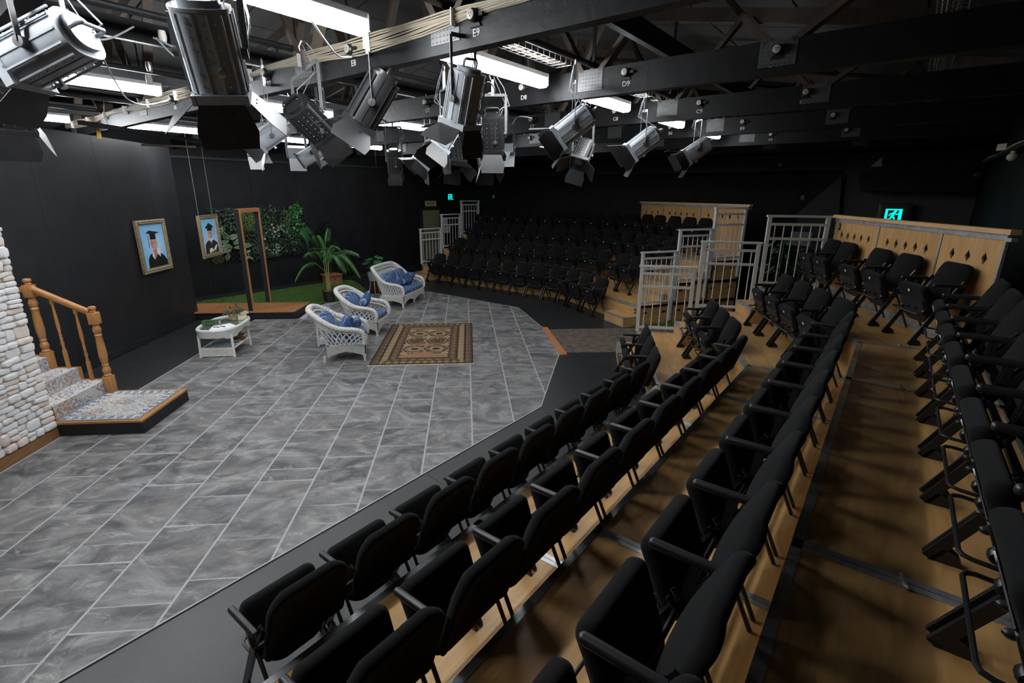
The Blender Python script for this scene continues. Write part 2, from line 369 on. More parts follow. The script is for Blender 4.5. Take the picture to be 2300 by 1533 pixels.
# ================================================================= walls and ceiling
ZR = 3.9
def wall(name, a, b, z0, z1, th, mat_, inward):
    """vertical wall between plan points a, b; the thickness goes away from `inward`"""
    a = Vector((a[0], a[1], 0)); b = Vector((b[0], b[1], 0)); n = Vector((inward[0], inward[1], 0)).normalized()
    w_ = MB(); w_.prism([(a.x, a.y), (b.x, b.y), (b.x-n.x*th, b.y-n.y*th), (a.x-n.x*th, a.y-n.y*th)], z0, z1)
    return struct(name, w_, mat_)
W0, W1, WF, WN = -12.9, .95, 13.5, -3.0
wl = wall('wall_left', rp(W0, WN), rp(W0, WF), -.1, 5.6, .15, M['wall'], E1)
wb = wall('wall_back', rp(W0, WF), rp(W1, WF), -.1, 5.6, .15, M['wall'], -E2)
wr = wall('wall_right', rp(W1, WN), rp(W1, WF), -.1, 5.6, .15, M['wall'], -E1)
wn = wall('wall_front', rp(W0, WN), rp(W1, WN), -.1, 5.6, .15, M['wall'], E2)
# sheet joints on the walls (recess lines with a proud cover strip)
def strips(parent, pts, nrm, z0, z1, w_=.02, name='cover_strip', m=None):
    me = None
    for p in pts:
        s = MB(); s.box((0, 0, 0), (w_, .008, z1-z0))
        if me is None: me = s.mesh(name, m or M['wall'], 0)
        ang = math.atan2(nrm.y, nrm.x)-PI/2
        link(name, me, parent, loc=(p.x+nrm.x*.004, p.y+nrm.y*.004, (z0+z1)/2), rz=ang)
strips(wb, [rp(a, WF) for a in (-11.7, -10.5, -9.3, -8.1, -6.9, -5.7, -4.5, -3.3, -2.1)], -E2, .0, 4.2)
strips(wl, [rp(W0, b) for b in (4.9, 6.1, 7.3, 8.5, 9.7, 10.9)], E1, .1, 3.2, .012)
for nm, a, b, n in (('baseboard_left', rp(W0, 3.0), rp(W0, 11.3), E1), ('baseboard_back', rp(W0, WF), rp(-3, WF), -E2)):
    s = MB(); s.bar(a+n*.012+Vector((0, 0, .05)), b+n*.012+Vector((0, 0, .05)), .024, .1); struct(nm, s, M['flat'])
s = MB(); s.bar(rp(W0, 3.4, 3.22)+E1*.03, rp(W0, 13.4, 3.22)+E1*.03, .06, .05); struct('trim_1', s, M['flat'])
s = MB(); s.box((0, 0, 0), (13.8, .3, .34), None); o = struct('trim_2', s, M['beam']); o.location = rp(-6.0, 13.3, 3.2); o.rotation_euler = (0, 0, math.atan2(E1.y, E1.x))
# pitched ceiling of boards with open joints, ridge along the room
ce = MB(); RID, ZE, ZT = -6.0, 4.0, 5.3
for (a0, z0), (a1, z1) in (((W0-.1, ZE), (RID, ZT)), ((RID, ZT), (W1+.1, ZE))):
    q = [rp(a0, WN-.1, z0+.05), rp(a1, WN-.1, z1+.05), rp(a1, WF+.1, z1+.05), rp(a0, WF+.1, z0+.05)]
    ce.add(q+[p+Vector((0, 0, .1)) for p in q], [(0,1,2,3), (7,6,5,4), (0,4,5,1), (2,6,7,3), (1,5,6,2), (0,3,7,4)])
ceiling = struct('ceiling', ce, mat('ceiling_void', (.02, .02, .02), .9))
panel_mesh = {}
for side in (0, 1):
    n = 6; span = (RID-W0) if side == 0 else (W1-RID)
    for i in range(n):
        for k in range(14):
            t0, t1 = i/n, (i+1)/n
            f = (lambda t: (W0+span*t, ZE+(ZT-ZE)*t)) if side == 0 else (lambda t: (RID+span*t, ZT+(ZE-ZT)*t))
            (a0, z0), (a1, z1) = f(t0), f(t1); b0 = WN+k*1.18; b1 = b0+1.18
            if (side, i, 'm') not in panel_mesh:
                p = MB(); gx = .012; L_ = math.hypot(a1-a0, z1-z0)
                p.box((0, 0, 0), (L_-2*gx, 1.18-2*gx, .02)); panel_mesh[(side, i, 'm')] = p.mesh('ceiling_board', M['ceiling'], 0)
            x = (E1*(a1-a0)+Vector((0, 0, z1-z0))).normalized(); z = x.cross(E2)
            Mx = frame(rp((a0+a1)/2, (b0+b1)/2, (z0+z1)/2+.035), x, E2, z)
            link('ceiling_board', panel_mesh[(side, i, 'm')], ceiling, M=Mx)

# ================================================================= roof trusses
def text_obj(name, s, size, parent, M_, mat_, ext=.0):
    c = bpy.data.curves.new(name, 'FONT'); c.body = s; c.size = size; c.align_x = 'CENTER'; c.align_y = 'CENTER'; c.extrude = ext; c.resolution_u = 2
    c.materials.append(mat_); o = bpy.data.objects.new(name, c); COL.objects.link(o)
    me = bpy.data.meshes.new_from_object(o); me.name = name; bpy.data.objects.remove(o); bpy.data.curves.remove(c)
    return link(name, me, parent, M=M_)
ZB = 3.38; BH = .24
TR = [('E', 2.62), ('D', 4.53), ('C', 6.46), ('B', 8.42), ('A', 10.35)]
def zroof(a): return ZE + (ZT-ZE)*((a-W0)/(RID-W0) if a < RID else (W1-a)/(W1-RID)) - .02
def make_truss(b, label, group=None):
    r = thing('roof_truss', label, 'roof truss', group=group)
    m = MB(); m.bar(rp(W0, b+.045, ZB+BH/2), rp(W1, b+.045, ZB+BH/2), .09, BH); obj('bottom_chord', m, M['beam'], r, 0)
    for a0, a1 in ((W0+.02, RID), (RID, W1-.02)):
        m = MB(); m.bar(rp(a0, b+.045, zroof(a0)-.1), rp(a1, b+.045, zroof(a1)-.1), .05, .14); obj('top_chord', m, M['web'], r, 0)
    nodes = [-11.6, -9.9, -8.2, -6.0, -4.3, -2.6, -1.0]
    for i, a in enumerate(nodes):
        for da in (-.75, .75):
            a2 = a+da
            if a2 > W1-.3 or a2 < W0+.3: continue
            m = MB(); m.bar(rp(a+da*.12, b+.045, ZB+BH-.02), rp(a2, b+.045, zroof(a2)-.14), .045, .1, up=E2); obj('web_member', m, M['web'], r, 0)
        m = MB()
        m.box((0, 0, 0), (.26, .004, .18))
        for ix in range(8):
            for iz in range(6): m.box((-.115+ix*.033, -.003, -.075+iz*.03), (.018, .004, .008))
        obj('nail_plate', m, M['plate'], r, 0, M=frame(rp(a, b-.003, ZB+BH*.62), E1, E2, (0, 0, 1)))
    return r
WORD = {'E': 'nearest', 'D': 'second nearest', 'C': 'middle', 'B': 'second farthest', 'A': 'farthest lettered'}
LABELS = {'E': [(9, -2.33), (8, -3.60), (7, -4.90), (6, -7.14)], 'D': [(10, -1.0), (9, -2.23), (8, -3.38), (7, -4.83)], 'C': [(10, -1.09), (9, -2.2), (8, -3.3), (7, -4.66), (6, -5.9)], 'B': [(10, -1.05), (9, -2.2), (8, -3.3), (5, -6.1), (4, -7.3)], 'A': [(10, -1.06), (9, -2.2), (8, -3.4), (7, -4.7), (5, -6.2)]}
proto_sock = None
for L_, b in TR:
    r = make_truss(b, f'black timber roof truss lettered {L_} along its bottom chord, {WORD[L_]} one')
    for num, a in LABELS[L_]:
        text_obj('label_text', f'{L_}{num}', .062, r, frame(rp(a, b-.002, ZB+.075), E1, (0, 0, 1), -E2), M['white'], .0008)
        # outlet on its bracket
        s = thing('ceiling_outlet', f'round {"cream" if (num+len(L_)) % 2 else "black and cream"} power outlet above the painted {L_}{num} on its truss', 'power outlet', M=frame(rp(a, b-.001, ZB+.165), E1, E2, (0, 0, 1)), group='outlets on the trusses')
        m = MB(); Ry = Matrix.Rotation(PI/2, 3, 'X')
        m.lathe([(.0, 0), (.034, 0), (.038, .01), (.038, .04), (.03, .05)], 14, (0, 0, 0), Ry); obj('housing', m, M['blackplastic'], s)
        m = MB(); m.lathe([(0, .05), (.028, .05), (.028, .056), (.022, .058)], 14, (0, 0, 0), Ry); fc = obj('face', m, M['offwhite'], s)
        m = MB()
        for dx, dz, an in ((-.008, .006, .5), (.008, .006, -.5), (0, -.009, 0)): m.box((dx, -.0585, dz), (.003, .002, .009), Matrix.Rotation(an, 3, 'Y'))
        obj('pin_slot', m, M['blackplastic'], fc, 0)
        m = MB(); m.box((.05, -.015, 0), (.05, .03, .022)); obj('cable_gland', m, M['blackplastic'], s, 0)
        m = MB(); m.prism([(-.045, -.058), (.045, -.058), (.028, -.03), (-.028, -.03)], 0, .012, T=Matrix(((1, 0, 0, 0), (0, 0, -1, 0), (0, 1, 0, 0), (0, 0, 0, 1)))); obj('bracket', m, M['beam'], s, 0)
make_truss(.7, 'black timber roof truss with no lettering in view, above the camera')
make_truss(12.25, 'black timber roof truss without letters, closest to the back wall')

# suspended runners and lighting pipes along the room
PIPES = [(-2.60, 3.66), (-4.45, 3.68), (-6.35, 3.66), (-8.2, 3.68), (-10.0, 3.66)]
for i, (a, z) in enumerate(PIPES):
    r = thing('lighting_pipe', ['black steel lighting pipe running above the right hand fluorescent row', 'black lighting pipe next to the right hand fluorescent row', 'black lighting pipe running beside the middle fluorescent row', 'black lighting pipe between the middle and left fluorescent rows', 'black lighting pipe closest to the left fluorescent row'][i], 'lighting pipe')
    m = MB(); m.tube([rp(a, -2.6, z), rp(a, 11.5, z)], .026, 10); obj('pipe', m, M['blackmetal'], r)
    for _, b in TR:
        m = MB(); m.bar(rp(a, b+.045, z+.02), rp(a, b+.045, zroof(a)-.1), .03, .012, up=E2); m.tube([rp(a, b+.02, z), rp(a, b+.07, z)], .034, 10); obj('hanger', m, M['blackmetal'], r)
for i, a in enumerate((-2.0, -5.4, -7.3, -9.2, -11.2)):
    m = MB(); m.bar(rp(a, -2.9, 3.78), rp(a, 13.3, 3.78), .06, .16); tag(obj('ceiling_runner', m, M['beam'], smooth=0), f'long black timber runner resting on top of the truss chords, {["first","second","third","fourth","fifth"][i]} from the seating side', 'timber runner')

# wire cable baskets
def basket(a, b0, b1, z, label):
    r = thing('cable_basket', label, 'cable tray', group=None)
    m = MB(); wd, hh = .17, .07
    for x, zz in ((-wd/2, 0), (-wd/6, 0), (wd/6, 0), (wd/2, 0), (-wd/2, hh), (wd/2, hh)): m.tube([rp(a+x, b0, z+zz), rp(a+x, b1, z+zz)], .0028, 5)
    b = b0+.02
    while b < b1: m.tube([rp(a-wd/2, b, z+hh), rp(a-wd/2, b, z), rp(a+wd/2, b, z), rp(a+wd/2, b, z+hh)], .0028, 5); b += .09
    o = obj('wire_basket', m, M['chrome'], r); o['kind'] = 'stuff'
    m = MB()
    for k in range(5):
        x = -.05+k*.022; m.tube([rp(a+x+.008*math.sin(k+j*1.1), b0+(b1-b0)*j/10, z+.012+.004*math.sin(j*2+k)) for j in range(11)], .006, 6)
    obj('cable', m, M['cable'], r)['kind'] = 'stuff'
basket(-2.30, -2.0, 2.55, 3.66, 'wire cable basket carrying beige cables over the nearest seats')
basket(-2.85, 2.8, 4.45, 3.66, 'wire cable basket between the trusses lettered E and D')
basket(-2.85, 4.7, 6.4, 3.66, 'wire cable basket between the trusses lettered D and C')
basket(-2.85, 6.6, 8.3, 3.66, 'wire cable basket between the trusses lettered C and B')
basket(-.02, -1.0, 12.0, 3.72, 'long wire cable basket close to the right wall above the dark seats')

# beige cable loom clipped along truss E
lr = thing('cable_loom', 'bundle of beige cables clipped along the face of the nearest truss', 'cables')
for k in range(9):
    m = MB(); pts = []
    for j in range(60):
        a = -12.0+j*(12.6/59); pts.append(rp(a, 2.62-.008-.006*(k % 3), ZB+.185+.011*(k-4)*(.75+.5*math.sin(j*.35))+.012*math.sin(j*.55+1.3)+.005*math.sin(j*1.7+k)))
    m.tube(pts, .0062, 6); obj('cable', m, M['cable'], lr)
for j in range(14):
    a = -11.5+j*.9; m = MB(); m.box(rp(a, 2.62-.025, ZB+.185), (.008, .05, .1), Matrix.Rotation(math.atan2(E1.y, E1.x), 3, 'Z')); obj('cable_clip', m, M['white'], lr, 0)

# ================================================================= fluorescent battens
LAMPS = {}
def lamp_mat(b0):
    k = {-1.05: 1.0, .80: 1.0, 2.87: .75, 4.70: .45, 6.62: .33, 8.50: .30}[b0]            # rear tubes set dimmer so the light falls off towards the back
    if k not in LAMPS: LAMPS[k] = emis('fluorescent_diffuser', (.93, .97, 1.0), LAMP*k)
    return LAMPS[k]
def batten(a, b0, label):
    z = 3.52; L_ = 1.5
    r = thing('fluorescent_batten', label, 'light fitting', M=frame(rp(a, b0+L_/2, z), E1, E2, (0, 0, 1)), group='fluorescent battens')
    m = MB(); m.box((0, 0, .065), (.11, L_+.01, .035)); obj('housing', m, M['lamp_body'], r, 0)
    m = MB(); m.slab(rrect(.115, .085, .025, 3), L_, .004, 1, T=Matrix(((1, 0, 0, 0), (0, 0, 1, 0), (0, 1, 0, 0.005), (0, 0, 0, 1)))); obj('diffuser', m, lamp_mat(b0), r)
    for s in (-1, 1): m = MB(); m.box((0, s*(L_/2+.006), .03), (.12, .012, .1)); obj('end_cap', m, M['lamp_body'], r, 0)
    m = MB()
    for s in (-1, 1): m.tube([(0, s*.5, .08), (0, s*.5, .55)], .003, 5)
    obj('suspension_wire', m, M['greycable'], r)
COLN = {-3.03: 'right hand row', -6.62: 'middle row', -10.35: 'left row'}
BAYN = {-1.05: 'behind the camera', .80: 'before the nearest truss E', 2.87: 'between trusses E and D', 4.70: 'between trusses D and C', 6.62: 'between trusses C and B', 8.50: 'between trusses B and A'}
for a in COLN:
    for b in BAYN: batten(a, b, f'lit white fluorescent batten of the {COLN[a]}, hanging {BAYN[b]}')
# ================================================================= seating platforms
def V2(*a): return Vector((a[0], a[1], 0))
class Bank: pass
NB = Bank(); NB.name = 'near'; NB.rise = .39
NB.V0 = V2(2.165, 5.17); NB.Mv = V2(.765, -.487); NB.u1 = V2(.676, .737).normalized(); NB.n1 = V2(.737, -.676).normalized()
NB.u2 = V2(.245, .97).normalized(); NB.n2 = V2(.97, -.245).normalized()
NB.E = lambda k: V2(2.72+(k-1)*.84, 7.50-(k-1)*.235)            # aisle end of the front edge of tier k
NB.V = lambda k: NB.V0 + NB.Mv*(k-1)
NB.S = lambda k: NB.V(k) - NB.u1*6.1
FB = Bank(); FB.name = 'far'; FB.rise = .403
FB.u1 = V2(.7265, -.687).normalized(); FB.n1 = V2(.687, .7265).normalized(); FB.u2 = V2(.324, -.946).normalized(); FB.n2 = V2(.946, .324).normalized()
FB.V0 = V2(2.41, 11.87); FB.Mv = V2(.78, .50)
FB.V = lambda k: FB.V0 + FB.Mv*(k-1)
FB.E = lambda k: V2(3.32+(k-1)*.79, 9.2+(k-1)*.235)
FB.S = lambda k: V2(-1.37+(k-1)*.618, 15.44+(k-1)*.654)
TN = {1: 'lowest', 2: 'middle', 3: 'top'}
EDGE = .036
def platform(bank, k, p0, p1, q1, q0, label, depthz=None, face=True, holes_end=None):
    """one rostrum module; p0-p1 is its front edge, q0-q1 its back edge"""
    z = bank.rise*k; zb = bank.rise*(k-1)
    r = thing('seating_platform', label, 'platform', group=None)
    poly = [(p0.x, p0.y), (p1.x, p1.y), (q1.x, q1.y), (q0.x, q0.y)]
    for i, (a_, b_) in enumerate(((p0, p1), (p1, q1), (q1, q0), (q0, p0))):
        t_ = (b_-a_).normalized(); n_ = (-t_.y, t_.x); cc_ = (p0+p1+q0+q1)/4
        if (cc_-a_).x*n_[0]+(cc_-a_).y*n_[1] < 0: n_ = (-n_[0], -n_[1])
        poly = clip(poly, (a_.x+n_[0]*.0022, a_.y+n_[1]*.0022), n_)
    if len(poly) != 4: poly = [(p0.x, p0.y), (p1.x, p1.y), (q1.x, q1.y), (q0.x, q0.y)]
    j_ = min(range(4), key=lambda q: (poly[q][0]-p0.x)**2+(poly[q][1]-p0.y)**2); poly = poly[j_:]+poly[:j_]
    if (poly[1][0]-p1.x)**2+(poly[1][1]-p1.y)**2 > (poly[3][0]-p1.x)**2+(poly[3][1]-p1.y)**2: poly = [poly[0], poly[3], poly[2], poly[1]]
    p0, p1, q1, q0 = [V2(*p) for p in poly]
    ar = sum(poly[i-1][0]*poly[i][1]-poly[i][0]*poly[i-1][1] for i in range(4))
    c = sum((Vector((p[0], p[1], 0)) for p in poly), Vector())/4
    d = (p1-p0).normalized(); ang = math.atan2(d.y, d.x); Rz = Matrix.Rotation(-ang, 3, 'Z')
    loc = [Rz @ (Vector((p[0], p[1], 0))-c) for p in poly]
    def ins(pts, g):
        cc = Vector(); return [p*(1-g/max(p.length, .05)) for p in pts]
    if ar < 0: loc = loc[::-1]
    m = MB(); m.prism([(p.x, p.y) for p in loc], -.018, -.001); o = obj('deck_board', m, M['ply'], r, 0, loc=(c.x, c.y, z), rz=ang)
    # aluminium edge all round, flush and a hair proud
    m = MB()
    L_ = [Vector((p[0], p[1], 0)) for p in poly]
    for i in range(4):
        a, b = L_[i], L_[(i+1) % 4]
        if (b-a).length < .02: continue
        t = (b-a).normalized(); n = Vector((-t.y, t.x, 0))
        if (c-(a+b)/2).dot(n) < 0: n = -n
        wd = EDGE if i == 0 else .03
        m.bar(a+n*wd/2+Vector((0, 0, z-.0015)), b+n*wd/2+Vector((0, 0, z-.0015)), wd, .007)
        if i == 0: m.bar(a-n*.0015+Vector((0, 0, z-.021)), b-n*.0015+Vector((0, 0, z-.021)), .005, .045)
    obj('edge_trim', m, M['alu'], r, 0)
    # riser board and end boards
    m = MB(); n = (p1-p0).cross(Vector((0, 0, 1))).normalized()
    if (c-(p0+p1)/2).dot(n) < 0: n = -n
    L1 = (p1-p0).length
    m.box((0, 0, 0), (L1-.004, .016, bank.rise-.03)); obj('riser_board', m, M['ply_face'], r, 0, loc=((p0+p1)/2+n*.010+Vector((0, 0, zb+(bank.rise-.03)/2-.006))), rz=ang)
    if holes_end:
        # boards of the exposed aisle end, from this deck down to the floor
        a, b = holes_end; t = (b-a).normalized(); a = a+t*.004; b = b-t*.004; L2 = (b-a).length; an = math.atan2(t.y, t.x); nn = Vector((-t.y, t.x, 0))
        if (c-(a+b)/2).dot(nn) < 0: nn = -nn
        for kk in range(k):
            mm = MB(); hgt = bank.rise-.035
            mm.box((0, 0, 0), (L2-.01, .016, hgt)); eb = obj('end_board', mm, M['ply_face'], r, 0, loc=((a+b)/2+nn*.012+Vector((0, 0, bank.rise*(kk+.5)-.01))), rz=an)
            sgn = -1 if nn.dot(Vector((-t.y, t.x, 0))) > 0 else 1
            for s in (-1, 1):
                hm = MB(); hm.slab(rrect(.11, .042, .0205, 5), .004, .001, 1, T=Matrix(((1, 0, 0, s*L2*.28), (0, 0, 1, sgn*.0085), (0, 1, 0, .06), (0, 0, 0, 1)))); obj('hand_hole', hm, M['blackplastic'], eb, 0)
            mm = MB(); mm.bar(a-nn*.002+Vector((0, 0, bank.rise*(kk+1)-.02)), b-nn*.002+Vector((0, 0, bank.rise*(kk+1)-.02)), .012, .04); obj('edge_trim', mm, M['beam'] , r, 0)
    return r
def deck_clip(p, dirv, z):
    m = MB(); m.box((0, 0, .004), (.012, .075, .008)); m.ball((0, .034, .006), (.009, .012, .008)); m.ball((0, -.034, .006), (.009, .012, .008))
    return m
JT = {1: [-.805, -3.157, -5.5], 2: [-1.021, -3.359, -5.7], 3: [-1.218, -3.57, -5.9]}
NEARW = ['closest to the aisle', 'second from the aisle', 'third from the aisle', 'at the camera end']
for k in (1, 2, 3):
    Vk, Vn = NB.V(k), NB.V(k+1); Ek, En = NB.E(k), NB.E(k+1)
    platform(NB, k, Vk, Ek, En, Vn, f'plywood platform of the near bank, {TN[k]} tier, short wing beside the aisle', holes_end=(Ek, En))
    cuts = [0]+JT[k]+[-6.6]
    for i in range(len(cuts)-1):
        a, b = cuts[i], cuts[i+1]
        p1 = Vk+NB.u1*a; p0 = Vk+NB.u1*b; q0 = p0+NB.n1*.8935; q1 = p1+NB.n1*.8935 if i else Vn
        platform(NB, k, p0, p1, q1, q0, f'plywood platform, near bank {TN[k]} tier long wing, {["corner module", "between first and second metal joints", "between second and third metal joints", "nearest the camera"][i]}')
        if i:
            for off in (.33,):
                m = deck_clip(None, None, 0); o = obj('deck_clip', m, M['chrome'], loc=Vk+NB.u1*a+NB.n1*(off+.015*i)+Vector((0, 0, NB.rise*k+.002)), rz=math.atan2(NB.u1.y, NB.u1.x)+PI/2+.25)
                tag(o, f'small steel clip over the {["", "first", "second", "third"][i]} joint of the near bank\'s {TN[k]} tier', 'clip', 'deck clips')
    m = deck_clip(None, None, 0); o = obj('deck_clip', m, M['chrome'], loc=Vk+Vector((.0, 0, 0))+(Vn-Vk)*.42+Vector((.0, .03, NB.rise*k+.002)), rz=.7)
    tag(o, f'small steel clip at the corner joint of the near bank\'s {TN[k]} tier', 'clip', 'deck clips')
FJ = {1: [-1.55, -3.3], 2: [-1.7, -3.6], 3: [-1.9, -3.9]}
for k in (1, 2, 3):
    Vk, Vn = FB.V(k), FB.V(k+1); Ek, En = FB.E(k), FB.E(k+1); Sk, Sn = FB.S(k), FB.S(k+1)
    dz = (FB.E(k+1)-FB.E(k))
    platform(FB, k, Vk, Ek, En, Vn, f'plywood platform of the far bank, {TN[k]} tier, short wing beside the aisle rails', holes_end=(Ek, En))
    cuts = [0]+FJ[k]
    pts = [(Vk, Vn)]+[(Vk+FB.u1*a, Vk+FB.u1*a+FB.n1*.8985) for a in FJ[k]]+[(Sk, Sn)]
    for i in range(len(pts)-1):
        (p1, q1), (p0, q0) = pts[i], pts[i+1]
        platform(FB, k, p0, p1, q1, q0, f'plywood platform, far bank {TN[k]} tier long wing, {["corner module", "middle module", "fire exit end module"][i]}', holes_end=(Sk, Sn) if i == len(pts)-2 else None)

# steps at the ends of the tiers
def step_box(c, u, n, L_, D, z0, h, label, parts=True):
    r = thing('aisle_step', label, 'step', loc=(c.x, c.y, z0), rz=math.atan2(u.y, u.x), group=None)
    m = MB(); m.box((0, 0, h-.006), (L_-.004, D-.004, .012)); obj('tread', m, M['ply'], r, 0)
    R = Matrix.Rotation(-math.atan2(u.y, u.x), 3, 'Z'); ny = (R @ n).y; s = 1 if ny < 0 else -1       # local side facing the stage
    m = MB(); m.box((0, s*(D/2-.008), h/2-.006), (L_-.01, .016, h-.014)); obj('riser_board', m, M['ply_face'], r, 0)
    for e in (-1, 1): m = MB(); m.box((e*(L_/2-.008), 0, h/2-.006), (.016, D-.04, h-.014)); obj('end_board', m, M['ply_face'], r, 0)
    m = MB()
    m.box((0, s*(D/2-.018), h), (L_, .04, .006)); m.box((0, s*(D/2), h-.014), (L_, .005, .028))
    for e in (-1, 1): m.box((e*(L_/2), s*(D/2-.012), h/2), (.006, .028, h)); m.box((e*(L_/2), 0, h-.012), (.005, D, .024)); m.box((e*L_/2-.012*e, s*D/2, h/2), (.026, .005, h))
    m.box((0, s*D/2, .012), (L_, .005, .024))
    obj('edge_trim', m, M['alu'], r, 0)
def plate_letter(p, n, ch, zc, label):
    R = frame(p+Vector((0, 0, zc))+n*.004, Vector((0, 0, 1)).cross(n), (0, 0, 1), n)
    r = thing('row_letter_plate', label, 'sign', M=R, group='row letter plates')
    m = MB(); m.slab(rrect(.062, .095, .014, 4), .008, .003, 2); obj('plate', m, M['blackplastic'], r)
    text_obj('letter_text', ch, .062, r, Matrix.Translation((0, 0, .0046)), M['white'], .0004)
LET = 'ABCD'
for k in (1, 2, 3):
    u, n = NB.u2, NB.n2; e = NB.E(k)
    step_box(e-u*.37-n*.152, u, n, .72, .30, NB.rise*(k-1), .195, f'small plywood step onto the {TN[k]} tier of the near bank at its aisle end')
    plate_letter(e-u*.07, -n, LET[k-1], NB.rise*k-.11, f'black plate with white letter {LET[k-1]} on the near bank riser by the rail')
    u, n = FB.u2, FB.n2; e = FB.E(k)
    step_box(e-u*.34-n*.152, u, n, .66, .30, FB.rise*(k-1), .2, f'small plywood step onto the {TN[k]} tier of the far bank beside its aisle rails')
    plate_letter(e-u*.06, -n, LET[k-1], FB.rise*k-.11, f'black plate with white letter {LET[k-1]} on the far bank riser by the aisle rail')
    u, n = FB.u1, FB.n1; e = FB.S(k)
    step_box(e+u*.34-n*.152, u, n, .66, .30, FB.rise*(k-1), .2, f'small plywood step onto the {TN[k]} tier of the far bank near the fire exit')
    plate_letter(e+u*.04, -n, LET[k-1], FB.rise*k-.11, f'black plate with white letter {LET[k-1]} on the far bank riser near the fire exit')

# ================================================================= rails
def guard_rail(a, b, z, label, h=1.06, foot=.0, grp='guard rails on the platform ends', nb=6):
    d = b-a; L_ = d.length; r = thing('guard_rail', label, 'railing', loc=(a.x, a.y, z), rz=math.atan2(d.y, d.x), group=grp)
    for x in (.028, L_-.028):
        m = MB(); m.box((x, 0, (h-.03)/2-foot/2), (.05, .05, h-.03+foot)); obj('post', m, M['rail'], r, 0)
    m = MB(); m.box((L_/2, 0, h-.015), (L_+.03, .062, .03)); obj('top_rail', m, M['rail'], r, 0)
    for zz, nm in ((h-.13, 'upper_rail'), (h-.335, 'middle_rail'), (.07, 'bottom_rail')):
        m = MB(); m.box((L_/2, 0, zz), (L_-.10, .032, .036)); obj(nm, m, M['rail'], r, 0)
    for i in range(nb):
        x = .055+(L_-.11)*(i+.5)/nb; m = MB(); m.tube([(x, .0, .035), (x, .0, h-.13)], .0085, 8); obj('baluster', m, M['rail'], r)
    for x in (.028, L_-.028):
        m = MB()
        for zz in (-.06, -.2): m.lathe([(0, 0), (.008, 0), (.008, .012), (0, .014)], 6, (x, -.025, zz), Matrix.Rotation(PI/2, 3, 'X'))
        if foot: obj('bolt', m, M['chrome'], r)
    return r
for k in (1, 2, 3):
    a = NB.E(k); b = NB.E(k+1)
    guard_rail(a-(b-a).normalized()*.02, b-(b-a).normalized()*.06, NB.rise*k, f'silver guard rail on the aisle end of the near bank, {TN[k]} tier')
    a = FB.E(k); b = FB.E(k+1); d = (b-a).normalized(); nn = Vector((d.y, -d.x, 0))
    guard_rail(a-d*.02+nn*.03, b-d*.03+nn*.03, FB.rise*k, f'silver guard rail on the aisle end of the far bank, {TN[k]} tier', foot=.34)
    a = FB.S(k); b = FB.S(k+1); d = (b-a).normalized()
    guard_rail(a-d*.02, b-d*.04, FB.rise*k, f'silver guard rail at the fire exit end of the far bank, {TN[k]} tier')

# ================================================================= diamond back panels
def diamond_panel(a, b, z, h, label, cuts, flip):
    """plywood back wall between plan points with rows of diamond holes; `cuts` are module lengths with their number of diamonds"""
    d = (b-a); L_ = d.length; t = d.normalized(); r = thing('back_panel', label, 'panel', loc=(a.x, a.y, z), rz=math.atan2(t.y, t.x), group=None)
    x0 = 0.0
    for frac, nd in cuts:
        x1 = x0+frac*L_; wd = x1-x0-.02; cx = (x0+x1)/2; zz = h-.23; s = .034; sz = .056
        # board as columns between holes so that every diamond is a real opening
        vs = []; m = MB(); th = .018
        xs = [cx+(i-(nd-1)/2)*(wd*.80/nd) for i in range(nd)]
        bounds = [cx-wd/2]+[(xs[i]+xs[i+1])/2 for i in range(nd-1)]+[cx+wd/2]
        for i, xc in enumerate(xs):
            l, rr = bounds[i], bounds[i+1]
            for pa in ([(l, 0), (rr, 0), (rr, zz), (xc+s, zz), (xc, zz-sz), (xc-s, zz), (l, zz)], [(l, zz), (xc-s, zz), (xc, zz+sz), (xc+s, zz), (rr, zz), (rr, h-.02), (l, h-.02)]):
                m.prism(pa, -th/2, th/2, T=Matrix(((1, 0, 0, 0), (0, 0, -1, 0), (0, 1, 0, 0), (0, 0, 0, 1))))
        obj('board', m, M['panel_ply'], r, 0)
        m = MB(); m.box((x1-.008, 0, h/2), (.02, .026, h)); obj('joint_post', m, M['alu'], r, 0)
        x0 = x1
    m = MB(); m.box((.0, 0, h/2), (.02, .026, h)); m.box((L_/2, flip*.012, h-.035), (L_+.03, .02, .045)); m.box((L_/2, flip*.014, .03), (L_, .012, .07)); obj('metal_trim', m, M['alu'], r, 0)
    m = MB(); m.box((L_/2, 0, h+.012), (L_+.12, .085, .042)); obj('cap_rail', m, M['pine'], r, 0)
    m = MB(); m.box((L_+.03, .0, h-.05), (.07, .05, .03)); obj('bracket', m, M['alu'], r, 0)
    m = MB(); m.box((L_/2, -flip*.02, h/2), (L_, .006, h-.1)); obj('backing_cloth', m, M['blackplastic'], r, 0)
    return r
a, b = NB.E(4)+V2(.0, .0), NB.V(4)+NB.u2*.12
diamond_panel(a+NB.n2*.035, b+NB.n2*.035, NB.rise*3, 1.04, 'plywood back panel with diamond cut-outs behind the near bank\'s top row', [(.37, 5), (.37, 5), (.26, 3)], -1)
a, b = FB.V(4)-FB.u2*.1+FB.n2*.04, FB.E(4)+FB.n2*.04
diamond_panel(a, b, FB.rise*3, 1.08, 'plywood back panel with diamond cut-outs behind the far bank\'s top row', [(.26, 3), (.37, 5), (.37, 5)], -1)
plate_letter(NB.E(4)-NB.u2*.12+NB.n2*.022, -NB.n2, 'D', NB.rise*3+.92, 'black plate with white letter D on the diamond panel beside the rail')

